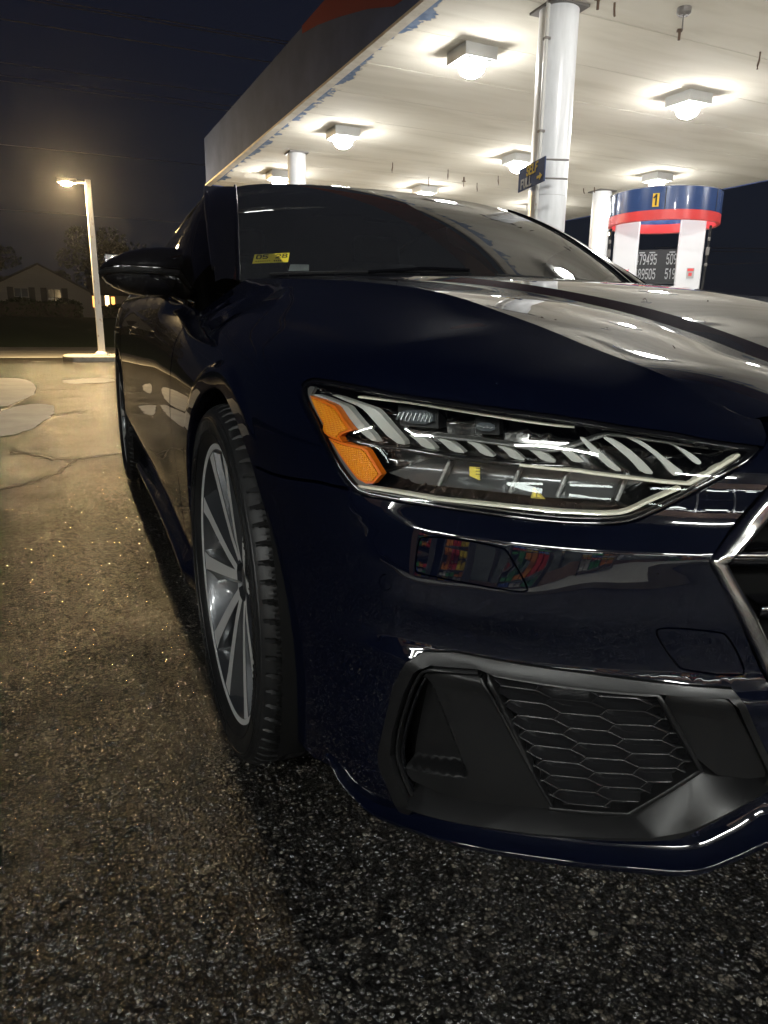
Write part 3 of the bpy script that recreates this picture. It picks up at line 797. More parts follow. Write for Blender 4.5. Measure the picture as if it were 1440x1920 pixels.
# pump island: round header on two white posts, price board, hoses
PC = np.array((7.72, 8.10)); ang = math.atan2(-.684, .729)          # local -y faces the camera
pump = empty('fuel_pump', (PC[0], PC[1], 0), ang)
tag(pump, 'fuel pump under a round blue and coral header marked 1', 'fuel pump')
ZR0, ZRm, ZR1, RR = 2.53, 2.665, 2.985, .84
MB().lathe([(RR, ZRm), (RR, ZR1), (RR - .02, ZR1 + .012), (RR - .05, ZR1), (RR - .05, ZRm)], n=96, cap=False).build('header_band', M['ring_blue'], pump, angle=40)
MB().lathe([(RR + .003, ZRm), (RR + .003, ZR0), (RR - .02, ZR0 - .012), (RR - .055, ZR0), (RR - .055, ZRm)], n=96, cap=False).build('header_stripe', M['ring_red'], pump, angle=40)
MB().lathe([(RR - .0, ZR1 + .004), (RR + .008, ZR1 + .012), (RR - .01, ZR1 + .022)], n=96, cap=False).build('header_rim', M['chrome'], pump, angle=50)
for k in range(6):
    a = math.radians(30 + 60 * k)
    MB().box(((RR + .002) * math.cos(a), (RR + .002) * math.sin(a), (ZRm + ZR1) / 2), (.006, .012, ZR1 - ZRm), Matrix.Rotation(a, 3, 'Z')).build('header_seam', M['board'], pump)
npl = MB().box((-.135, -RR + .005, 2.80), (.092, .022, .185)).build('number_plate', M['yellow'], pump)
mb = MB(); lettering(mb, '1', .135, .024, lambda u, v, d: (u - .172, -RR - .009 - d, v + 2.733), depth=.003); mb.build('plate_digit', M['ink'], npl)
for sx_ in (-.53, .45):
    po = MB().prism([(-.19, -.17), (.19, -.17), (.19, .17), (-.19, .17)], .95, 2.62, lambda u, v, q: (u + sx_, v, q)).build('post', M['panel_white'], pump, bevel=.02)
    MB().box((sx_ + .03, -.1745, 1.80), (.11, .006, .16)).build('notice', M['white'], po)
    MB().box((sx_ + .03, -.179, 1.85), (.09, .004, .04)).build('notice_band', M['ring_red'], po)
    MB().box((sx_ + .03, -.179, 1.78), (.05, .004, .05)).build('notice_mark', M['ring_red'], po)
cab = MB().box((0, 0, .52), (1.25, .62, .96)).build('cabinet', M['panel_white'], pump, bevel=.02)
MB().box((0, -.315, .55), (1.0, .01, .55)).build('cabinet_panel', M['ring_blue'], cab)
for sx_ in (-.78, .70):
    h = [(sx_, -.18, 2.50), (sx_ - .005, -.19, 2.1), (sx_ - .02, -.20, 1.5), (sx_ - .03, -.24, .9), (sx_, -.30, .55), (sx_ + .05 * (1 if sx_ < 0 else -1), -.32, .8)]
    ho = MB().tube(h, .02, 10).build('hose', M['matte'], pump, angle=60)
    MB().box((sx_ - .005, -.19, 2.12), (.055, .06, .12)).build('hose_clamp', M['steel'], ho, bevel=.008)
    MB().box((sx_ - .003, -.185, 2.30), (.04, .045, .06)).build('hose_clamp', M['steel'], ho, bevel=.008)
    MB().box((sx_ - .008, -.192, 1.92), (.045, .05, .05)).build('hose_clamp', M['steel'], ho, bevel=.008)
pb = MB().box((-.03, .28, 1.94), (.80, .05, .54)).build('price_board', M['board'], pump)
for row, (z0, txt) in enumerate(((1.985, ('479', '495', '509')), (1.755, ('489', '505', '519')))):
    for x0, tx in zip((-.365, -.195, .115), txt):
        mb = MB(); lettering(mb, tx, .145, .022, lambda u, v, d, x0=x0, z0=z0: (u * .45 + x0, .2535 - d, v + z0), gap=.32, depth=.003)
        mb.build('price_digits', M['white'], pb)
for x0 in (-.28, -.12, .19):
    MB().box((x0, .2525, 2.165), (.09, .003, .018)).build('price_heading', M['white'], pb)
MB().box((.40, .22, 1.98), (.10, .04, .07)).build('small_sign', M['ring_blue'], pump)

# hooks and stubs left under the soffit
hk = [(5.30, 13.43, 0), (6.64, 13.49, 0), (6.61, 14.36, 0), (7.92, 14.44, 0), (7.95, 13.56, 0), (4.19, 5.60, 1), (4.42, 5.62, 2), (5.56, 5.85, 1), (6.96, 5.94, 0), (10.52, 13.83, 2), (10.66, 13.60, 2)]
where = ['left of the four', 'over the windscreen top', 'lowest over the far roof edge', 'near the column', 'next to the bright lamp', 'beside the thick column top', 'curved one right of the thick column top', 'below the round detector', 'at the right picture edge', 'left one by the far column', 'right one by the far column']
for (x, y, k), w_ in zip(hk, where):
    if k == 0: mb = MB().tube([(0, 0, 0), (0, 0, -.09), (.012, 0, -.15), (.01, 0, -.19)], .012, 6)
    elif k == 1: mb = MB().tube([(0, 0, 0), (0, 0, -.11)], .016, 6).box((0, 0, -.01), (.06, .06, .02))
    else: mb = MB().tube([(0, 0, 0), (.01, 0, -.06), (.03, .0, -.10), (.05, 0, -.11)], .012, 6)
    o = mb.build('ceiling_hook', M['rust']); o.location = (x, y, 4.25); o.rotation_euler = (0, 0, x * 3)
    tag(o, 'small rusty hook under the soffit, ' + w_, 'hook', 'rusty hooks left under the canopy')
o = MB().tube([(0, 0, 0), (0, 0, -.08)], .02, 8).tube([(-.05, 0, -.09), (.05, 0, -.09)], .012, 6).tube([(0, 0, -.09), (0, 0, -.20)], .009, 6).build('ceiling_bracket', M['rust'])
o.location = (7.32, 14.0, 4.25); tag(o, 'rusty T shaped bracket under the soffit above the windscreen', 'bracket')
dt = empty('heat_detector', (5.18, 5.41, 4.25)); tag(dt, 'round grey heat detector with a thin stem under the soffit', 'detector')
MB().lathe([(.075, 0), (.075, -.05), (.05, -.075)], n=20).build('detector_body', M['steel'], dt)
MB().tube([(0, 0, -.075), (.0, 0, -.20)], .008, 6).build('stem', M['steel'], dt)

# lamp post at the kerb
lp = empty('street_lamp', (-.46, 19.2, .13)); tag(lp, 'pale rust streaked lamp post with one glowing yellow head', 'street lamp')
MB().box((0, 0, .012), (.42, .42, .024)).build('base_plate', M['pole'], lp, bevel=.004)
MB().lathe([(.17, .02), (.165, .06), (.12, .10), (.10, .11)], n=20).build('base_cover', M['pole'], lp)
MB().add([(sx_ * r_, sy_ * r_, z) for r_, z in ((.085, .10), (.075, 2.2), (.068, 4.27)) for sx_, sy_ in ((-1, -1), (1, -1), (1, 1), (-1, 1))], [(i * 4 + j, i * 4 + (j + 1) % 4, i * 4 + 4 + (j + 1) % 4, i * 4 + 4 + j) for i in range(2) for j in range(4)] + [(0, 3, 2, 1), (8, 9, 10, 11)]).build('pole', M['pole'], lp, bevel=.012)
MB().tube([(0, 0, 4.20), (-.16, 0, 4.21), (-.26, 0, 4.20)], .03, 8).build('arm', M['pole'], lp)
hd = MB().box((-.48, 0, 4.21), (.46, .26, .09)).build('lamp_head', M['steel'], lp, bevel=.02)
MB().lathe([(.001, -.075), (.08, -.062), (.12, -.03), (.13, 0)], n=20, cap=False).build('lamp_lens', M['sodium'], hd).location = (-.50, 0, 4.163)

# overhead lines
def line(a, b, sag, r, label, grp='overhead power lines'):
    a = np.array(a, float); b = np.array(b, float); pts = []
    for k in range(25):
        f = k / 24; p = a + (b - a) * f; p[2] -= sag * 4 * f * (1 - f); pts.append(tuple(p))
    tag(MB().tube(pts, r, 5).build('power_line', M['cable'], angle=80), label, 'power line', grp)
for (y, z, r, lb) in ((36, 14.30, .022, 'upper of the close pair of cables at the very top'), (36.3, 14.28, .022, 'lower of the close pair of cables at the very top'), (36, 13.3, .024, 'single cable below the topmost pair'),
                     (40, 12.82, .018, 'upper of three thin cables over the lamp post'), (40, 12.27, .018, 'middle of three thin cables over the lamp post'), (40, 12.04, .018, 'lowest of three thin cables over the lamp post'),
                     (46, 10.5, .016, 'faint cable level with the lamp head'), (50, 7.7, .016, 'faint lowest cable crossing behind the lamp pole')):
    line((-26, y, z + .25), (32, y, z + .2), .3, r, lb)
for a, b, lb in (((30.4, 32.6, 5.72), (30.6, 10, 3.5), 'upper cable right of the pump header'), ((30.4, 32.6, 5.57), (30.6, 10, 3.3), 'second cable right of the pump header'), ((30.5, 32.3, 4.68), (30.6, 10, 3.6), 'lowest cable right of the pump header')):
    line(a, b, 0, .016, lb)
fl_ = empty('far_lamp', (43.4, 52.6, 0)); tag(fl_, 'tiny far street light glowing between the two right hand columns', 'street lamp')
MB().tube([(0, 0, 0), (0, 0, 9.2), (-.6, -.7, 9.4)], .07, 8).build('pole', M['steel'], fl_)
MB().box((-.9, -1.0, 9.25), (.7, .5, .16), Matrix.Rotation(.8, 3, 'Z')).build('lamp_head', mat('far_glow', (1, .9, .7), .5, emit=(1, .72, .40), es=12), fl_)

# house across the road
M['siding'] = mat('house_siding', (.30, .29, .27), .8); t = NT(M['siding'])
wv = t.n('ShaderNodeTexWave'); wv.bands_direction = 'Z'; wv.inputs['Scale'].default_value = 2.6; t.l(t.co(1), wv.inputs['Vector']); t.bump(wv.outputs['Fac'], .5, .02)
M['shutter'] = mat('shutter_dark', (.02, .02, .022), .6)
M['roofing'] = concrete('roof_shingle', (.03, .03, .032), (.06, .058, .055), 12)
M['pane'] = mat('dark_pane', (.02, .022, .026), .1)
M['warm'] = mat('lit_pane', (.9, .6, .3), .5, emit=(1., .42, .10), es=1.6)
M['warm2'] = mat('lit_pane_bright', (.9, .7, .4), .5, emit=(1., .66, .30), es=3.5)
ho = empty('house', (-3., 60, 1.35)); tag(ho, 'dim white gabled house with dark shutters and orange lit porch windows', 'house')
gw = [(-4.3, 0), (3.5, 0), (3.5, 2.05), (0, 3.95), (-4.3, 1.75)]
MB().prism(gw, 0, 7, lambda u, v, q: (u, q, v)).build('wall', M['siding'], ho)
MB().prism([(3.5, 0), (10.6, 0), (10.6, 1.95), (3.5, 1.95)], 1.2, 7, lambda u, v, q: (u, q, v)).build('wall', M['siding'], ho)
rf = MB().prism([(-4.8, 1.62), (0, 4.08), (3.95, 1.96), (3.95, 1.82), (0, 3.94), (-4.8, 1.48)], -.35, 7.3, lambda u, v, q: (u, q, v)).build('roof', M['roofing'], ho)
MB().add([(3.4, .7, 1.92), (11.0, .7, 1.92), (11.0, 4.2, 3.4), (3.4, 4.2, 3.4), (3.4, 7.5, 1.9), (11, 7.5, 1.9)], [(0, 1, 2, 3), (3, 2, 5, 4), (0, 3, 4), (1, 5, 2)]).build('roof', M['roofing'], ho)
for x0 in (-1.28, .96):
    wn_ = MB().box((x0, -.03, 1.62), (1.0, .06, 1.35)).build('window', M['siding'], ho)
    MB().box((x0, -.065, 1.62), (.86, .02, 1.2)).build('pane', M['pane'], wn_)
    MB().box((x0, -.08, 1.62), (.05, .02, 1.2)).build('mullion', M['siding'], wn_)
    MB().box((x0, -.08, 1.62), (.86, .02, .05)).build('mullion', M['siding'], wn_)
    for s_ in (-1, 1): MB().box((x0 + s_ * .72, -.03, 1.62), (.42, .05, 1.40)).build('shutter', M['shutter'], ho)
for x0, w_, z0, h_, mm_ in ((3.83, .42, 1.45, .85, 'warm'), (4.72, .30, 1.45, 1.0, 'warm2'), (5.15, .28, 1.38, .95, 'warm'), (7.1, .9, 1.70, .38, 'warm')):
    wn_ = MB().box((x0, 1.17, z0), (w_ + .1, .05, h_ + .1)).build('window', M['shutter'], ho)
    MB().box((x0, 1.14, z0), (w_, .02, h_), ).build('pane', M[mm_], wn_)
for x0 in (3.55, 4.35, 6.2, 10.4):
    MB().box((x0, .75, .95), (.14, .14, 1.9)).build('porch_post', M['siding'], ho)

# leafy things: shrubs before the house and trees behind
m = mat('night_leaf', (.03, .05, .02), .6); t = NT(m); oi = t.n('ShaderNodeObjectInfo')
t.l(t.ramp(t.noise(t.co(1), 2.5, 3), [(.35, (.018, .032, .012)), (.65, (.055, .075, .03))]), t.b.inputs['Base Color']); M['leaf'] = m
M['bark'] = concrete('bark', (.04, .032, .025), (.09, .075, .06), 20)
def leaves(n, fn, size, seed):
    rng = np.random.default_rng(seed); V = np.zeros((n * 4, 3)); C_ = fn(rng, n)
    a = rng.normal(size=(n, 3)); a /= np.linalg.norm(a, axis=1)[:, None]; b = rng.normal(size=(n, 3)); b = np.cross(a, b); b /= np.linalg.norm(b, axis=1)[:, None] + 1e-9
    sz = size * rng.uniform(.6, 1.4, (n, 1))
    V[0::4] = C_ - a * sz; V[1::4] = C_ + b * sz * .5; V[2::4] = C_ + a * sz; V[3::4] = C_ - b * sz * .5
    return V, np.arange(n * 4).reshape(n, 4)
def blob(rng, n, cen, rad):
    k = len(cen); i = rng.integers(0, k, n); d = rng.normal(size=(n, 3)); d /= np.linalg.norm(d, axis=1)[:, None]
    return np.array(cen)[i] + d * (np.array(rad)[i] * rng.uniform(.55, 1.05, n) ** .6)[:, None] * np.array([1, 1, .85])
def tree(x, y, h, w, seed, label):
    r = empty('tree', (x, y, lawn_h(x, y) - .1)); tag(r, label, 'tree', 'dark trees behind the house')
    rng = random.Random(seed); tr = MB().tube([(0, 0, 0), (.1, 0, h * .2), (-.1, .1, h * .45), (.05, 0, h * .7)], [.32, .25, .18, .08], 8)
    cen = []; rad = []
    for k in range(26):
        a = rng.uniform(0, 6.28); q = rng.uniform(.1, 1) * w; z = rng.uniform(.30, .97) * h
        q *= math.sqrt(max(.1, 1 - ((z / h - .6) / .45) ** 2)); c = (q * math.cos(a), q * math.sin(a), z); cen.append(c); rad.append(rng.uniform(.5, 1.1) * w * .32)
        if k < 9: tr.tube([(0, 0, h * rng.uniform(.2, .5)), (c[0] * .6, c[1] * .6, c[2] * .85), c], [.09, .05, .02], 5)
    tr.build('trunk', M['bark'], r)
    V, F = leaves(5200, lambda g, n: blob(g, n, cen, rad), .17, seed); mk('crown', V, F, M['leaf'], r)
tree(-9.5, 76, 8.2, 4.2, 1, 'tall dark tree left behind the house gable')
tree(2.5, 80, 8.6, 5.0, 2, 'broad dark tree right behind the house roof')
tree(10.5, 75, 8.0, 4.2, 3, 'dark tree to the right beyond the lit porch')
tree(20.0, 82, 9.0, 4.8, 4, 'dark tree far right, hidden mostly by the car')
def hedge(x0, x1, y, h, seed, label):
    r = empty('hedge', ((x0 + x1) / 2, y, lawn_h(0, y) - .1)); tag(r, label, 'hedge', 'clipped hedges before the house')
    L = x1 - x0
    def f(g, n):
        p = g.uniform(-1, 1, (n, 3)); p[:, 0] *= L / 2; p[:, 1] *= .6; p[:, 2] = g.uniform(.02, 1, n) * h * (1 + .12 * np.sin(p[:, 0] * 2.3)); return p
    V, F = leaves(4200, f, .11, seed); mk('foliage', V, F, M['leaf'], r)
    MB().box((0, 0, h * .42), (L * .97, .8, h * .8)).build('inner_twigs', M['bark'], r)
hedge(-9.5, -.2, 57.2, 1.25, 11, 'long dark hedge under the shuttered house windows')
hedge(1.0, 7.5, 57.8, .95, 12, 'low dark hedge in front of the lit porch')

# ------------------------------------------------------------------ the shop behind the viewpoint (seen mirrored in the paint and lamps)
M['brick'] = concrete('shop_wall', (.20, .13, .10), (.30, .20, .15), 10)
M['tube'] = mat('tube_light', (1, 1, 1), .5, emit=(.97, 1., .96), es=125)
M['tube2'] = mat('tube_light_inside', (1, 1, 1), .5, emit=(.97, 1., .96), es=22)
M['shopglass'] = thin_glass('shop_glass', (.9, .93, .92))
SHR = math.radians(-28)
sh_ = empty('shop_building', (-3.4, -6.4, 0), SHR); tag(sh_, 'low lit shop with a glazed front behind the viewpoint, seen only mirrored in the car', 'shop')
for x0, x1, z0, z1 in ((-9, 9, 0, .5), (-9, 9, 2.75, 4.3), (-9, -8.2, .5, 2.75), (8.2, 9, .5, 2.75)):
    MB().box(((x0 + x1) / 2, 0, (z0 + z1) / 2), (x1 - x0, .25, z1 - z0 - .002)).build('wall', M['brick'], sh_)
MB().box((0, -3.1, 1.9), (18, .2, 3.8)).build('wall', M['siding'], sh_)
MB().box((0, -1.5, 3.0), (17.8, 2.9, .1)).build('ceiling', M['siding'], sh_)
MB().box((0, -1.5, .02), (17.8, 2.9, .04)).build('floor', M['kerb'], sh_)
for k in range(9):
    MB().box((-8.2 + k * 2.05, .02, 1.625), (.08, .12, 2.25)).build('mullion', M['chrome2'], sh_)
for k in range(8):
    MB().box((-7.175 + k * 2.05, 0, 1.625), (1.96, .012, 2.24)).build('pane', M['shopglass'], sh_)
for k in range(6):
    MB().box((-6.6 + k * 2.6, -1.2, 2.92), (1.5, .09, .05)).build('tube_lamp', M['tube2'], sh_)
for k in range(4):
    MB().box((-5.7 + k * 3.9, 1.75, 3.24), (2.3, .08, .06)).build('awning_lamp', M['tube'], sh_)
MB().box((0, 1.33, 3.36), (17.6, 2.4, .12)).build('awning', M['siding'], sh_)
MB().box((0, 1.4, .05), (17.8, 2.7, .14)).build('shop_walk', M['concrete'], sh_)
cols_ = [(.55, .04, .04), (.60, .42, .04), (.05, .12, .45), (.60, .60, .58), (.06, .30, .10), (.65, .22, .04)]
cm = [mat('goods_%d' % i, c, .4) for i, c in enumerate(cols_)]
rng = random.Random(5)
for k in range(7):
    _u = -6.9 + k * 2.1 + rng.uniform(-.2, .2); rk = empty('display_rack', (-3.4 + _u * math.cos(SHR) - .75 * math.sin(SHR), -6.4 + _u * math.sin(SHR) + .75 * math.cos(SHR), .12), SHR)
    tag(rk, 'outdoor rack of bottles and boxes at the shop front, seen only mirrored', 'rack', 'racks of goods before the shop')
    for z in (.12, .52, .92, 1.32):
        MB().box((0, 0, z), (1.1, .38, .03)).build('shelf', M['steel'], rk)
        for j in range(6):
            h_ = rng.uniform(.18, .32); MB().box((-.44 + j * .175, 0, z + .016 + h_ / 2), (.14, .22, h_)).build('carton', cm[(j // 2 + k + int(z * 5)) % 6], rk)
    for s_ in (-.54, .54): MB().box((s_, 0, .72), (.03, .34, 1.40)).build('upright', M['steel'], rk)
# feature outlines in body-surface coordinates (arc length from the nose, height), metres
F_HL = [(1.140,.786),(1.158,.781),(1.165,.773),(1.160,.762),(1.145,.750),(1.123,.737),(1.103,.725),(1.084,.709),(1.064,.692),(1.048,.675),(1.031,.660),(1.017,.649),(1.004,.644),(.951,.642),(.891,.641),(.815,.639),(.745,.638),(.693,.640),(.670,.642),(.649,.647),(.622,.660),(.588,.678),(.551,.698),(.519,.714),(.500,.728),(.499,.731),(.531,.734),(.562,.737),(.607,.744),(.668,.750),(.714,.755),(.758,.759),(.836,.764),(.919,.770),(.976,.774),(1.026,.781),(1.079,.785),(1.120,.786)]
F_BAND = [(1.162,.765),(1.159,.773),(1.139,.773),(1.142,.766),(1.142,.759),(1.096,.730),(1.089,.717),(1.060,.701),(1.032,.677),(1.009,.661),(.995,.657),(1.015,.654),(1.024,.658),(1.029,.663),(1.065,.695),(1.124,.737)]
F_AMB1 = [(1.140,.761),(1.106,.758),(1.077,.753),(1.062,.746),(1.032,.725),(1.048,.718),(1.051,.715),(1.044,.709),(1.073,.713),(1.087,.718),(1.089,.728),(1.099,.734)]
F_AMB2 = [(1.072,.711),(1.042,.708),(1.013,.705),(1.006,.701),(.982,.673),(.992,.660),(1.002,.659),(1.016,.664),(1.031,.677),(1.059,.703)]
F_CHEV = [(.794,.698),(.718,.696),(.709,.695),(.663,.692),(.618,.689),(.588,.688),(.557,.704),(.524,.720)]
F_GUIDE = [(1.015,.654),(.972,.653),(.922,.651),(.899,.650),(.836,.650),(.776,.650),(.719,.650),(.687,.651),(.688,.650),(.672,.652),(.655,.657),(.633,.669),(.599,.684)]
F_TRIM = [(1.043,.766),(.985,.763),(.910,.757),(.840,.751),(.758,.745),(.728,.744)]
F_STREAK = [(.979,.674),(.957,.682),(.926,.689),(.889,.694),(.856,.696),(.816,.699),(.766,.703),(.710,.706),(.666,.709),(.622,.712),(.577,.716),(.517,.718)]
F_WING = [(1.061,.709),(1.016,.706),(.962,.705),(.903,.701),(.867,.699),(.800,.698),(.738,.700)]
F_HOUS = [(.930,.723),(.840,.720),(.762,.715),(.748,.716),(.719,.725),(.690,.736),(.678,.737),(.628,.732),(.535,.724)]
F_PROJ1 = [(.999,.756),(.937,.757),(.930,.730),(.988,.731)]
F_PROJ2 = [(.876,.746),(.838,.746),(.835,.727),(.871,.727)]
F_TRI = [(.774,.671),(.777,.659),(.758,.659)]
F_LABEL = [(.867,.689),(.852,.689),(.850,.674),(.865,.678)]
F_WASH = [(.905,.609),(.859,.613),(.800,.610),(.792,.605),(.764,.567),(.767,.560),(.786,.559),(.888,.562),(.905,.562),(.909,.570),(.909,.600)]
F_TOW = [(.621,.535),(.552,.531),(.539,.525),(.509,.479),(.518,.472),(.584,.478),(.594,.485),(.622,.522)]
F_FINS = [[(1.163,.764),(1.130,.763),(1.103,.760),(1.081,.757),(1.065,.755),(1.054,.752),(.997,.710),(1.017,.711),(1.066,.748),(1.081,.754),(1.107,.757),(1.153,.761)],
  [(1.112,.766),(1.069,.764),(1.019,.755),(1.009,.751),(.991,.736),(.958,.708),(.982,.710),(1.021,.743),(1.037,.753),(1.057,.757)],
  [(.966,.723),(.944,.723),(.929,.717),(.914,.705),(.939,.707),(.951,.716)],
  [(.921,.721),(.902,.721),(.886,.714),(.871,.704),(.895,.705),(.909,.714)],
  [(.879,.720),(.857,.720),(.842,.712),(.828,.702),(.851,.704),(.864,.714)],
  [(.835,.718),(.813,.717),(.799,.711),(.785,.701),(.808,.702),(.819,.711)],
  [(.790,.716),(.770,.716),(.757,.711),(.744,.702),(.766,.702),(.777,.710)],
  [(.746,.717),(.734,.720),(.717,.710),(.709,.704),(.727,.703),(.734,.709)],
  [(.723,.733),(.714,.733),(.703,.725),(.678,.708),(.662,.696),(.677,.696),(.700,.713),(.710,.721)],
  [(.694,.734),(.685,.736),(.659,.724),(.635,.706),(.624,.694),(.642,.695),(.656,.709),(.679,.725)],
  [(.668,.736),(.651,.736),(.629,.725),(.604,.708),(.588,.698),(.596,.694),(.605,.694),(.622,.712),(.643,.726)],
  [(.625,.733),(.606,.731),(.584,.722),(.568,.712),(.569,.707),(.576,.707),(.588,.716),(.603,.727)]]
# ------------------------------------------------------------------ the car
BOTH = (-1, 1)
car = empty('sedan_car')
tag(car, 'dark navy sports sedan with wet glossy paint parked nose towards the camera', 'car')
EZ = pchip([0, .49, .686, .817, .942, 1.063, 1.15, 1.30, 1.499, 1.70, 1.93, 2.149, 2.30, 2.749, 3.549, 4.149, 4.6, 5.151, 5.584, 6.294],
           [.752, .757, .768, .780, .789, .796, .799, .803, .811, .826, .851, .882, .905, .957, .975, .985, .99, .985, .97, .965])
def edge(a, b, d=.012): return [(float(s), float(EZ(s))) for s in np.linspace(a, b, max(2, int(abs(b - a) / d)))]
WS, WZ, WR = 1.548, .356, .389           # front arch centre (arc length), height, radius
RS = 4.475                               # rear arch
def arc(c, a0, a1, r=WR, n=40): return [(c + r * math.cos(math.radians(a)), WZ + r * math.sin(math.radians(a))) for a in np.linspace(a0, a1, n)]

HLr = chaikin(F_HL, 1)
# --- front bumper: nose, grille opening, intake openings
seam = [(1.262, .640), (1.200, .640), (1.150, .643), (1.073, .650), (1.020, .649)]
i_out = 11                               # index of lower outer corner in F_HL
hl_bottom = F_HL[i_out:25]               # lower outer corner -> inner tip
grille_o = [(0, .716), (.30, .716), (.462, .714), (.480, .708), (.509, .682), (.538, .653), (.566, .621), (.573, .613), (.570, .606), (.544, .566), (.511, .509), (.487, .468), (.425, .362), (.408, .345), (0, .338)]
bump_out = [(0, .264), (.45, .264), (.50, .247), (.55, .224), (.70, .224), (.85, .206), (.93, .187), (.99, .181), (1.04, .194), (1.09, .204), (1.13, .196), (1.178, .205)] + [p for p in arc(WS, 201, 131.5)] + seam + hl_bottom + [(.487, .742), (.482, .7535), (.3, .7505), (0, .7485)] + grille_o
intake = [(.530, .463), (.595, .466), (.686, .468), (.782, .468), (.852, .468), (.892, .462), (.913, .445), (.934, .404), (.949, .345), (.964, .287), (.963, .265), (.948, .235), (.937, .198), (.921, .196), (.907, .216), (.804, .236), (.700, .246), (.602, .254), (.566, .259), (.463, .329), (.461, .352), (.517, .447)]
lowgrille = [(.512, .276), (.445, .323), (.40, .323), (.012, .319), (.012, .284), (.46, .284), (.495, .270)]
wash = chaikin(F_WASH, 2); tow = chaikin(F_TOW, 2)
sens = [(.948 + .0105 * math.cos(a), .543 + .0105 * math.sin(a)) for a in np.linspace(0, 2 * math.pi, 20, endpoint=False)]
zrow = sorted(set([round(z, 4) for z in np.arange(.17, .76, .008)] + [.436, .44, .444, .448, .452, .456, .46, .464, .468, .472, .606, .61, .613, .617, .62, .624, .628]))
P = Panel().sheet(bump_out, [intake, lowgrille, wash, tow, sens], ds=.014, zs=zrow, sides=BOTH, flange=.014)
bumper = P.build('front_bumper', M['paint'], car)
for sd in BOTH: Panel().sheet(inset(wash, .0022), ds=.012, dz=.006, sides=(sd,), flange=.008).build('washer_cover', M['paint'], bumper)
cv = Panel().sheet(inset(tow, .0022), ds=.012, dz=.006, sides=(-1,), flange=.008).build('tow_hook_cover', M['paint'], bumper)
Panel().sheet(inset(tow, .0022), ds=.012, dz=.006, sides=(1,), flange=.008).build('tow_hook_cover', M['paint'], bumper)
for sd in BOTH:
    Panel().sheet(inset(sens, .0012), off=-.0006, d=.004, ds=.006, dz=.006, sides=(sd,), flange=.006).build('parking_sensor', M['paint'], bumper)
    strip(wash, .0042, -.006, .004, (sd,), closed=True, rnd=0).build('seal_gap', M['void'], bumper)
    strip(tow, .0042, -.006, .004, (sd,), closed=True, rnd=0).build('seal_gap', M['void'], bumper)

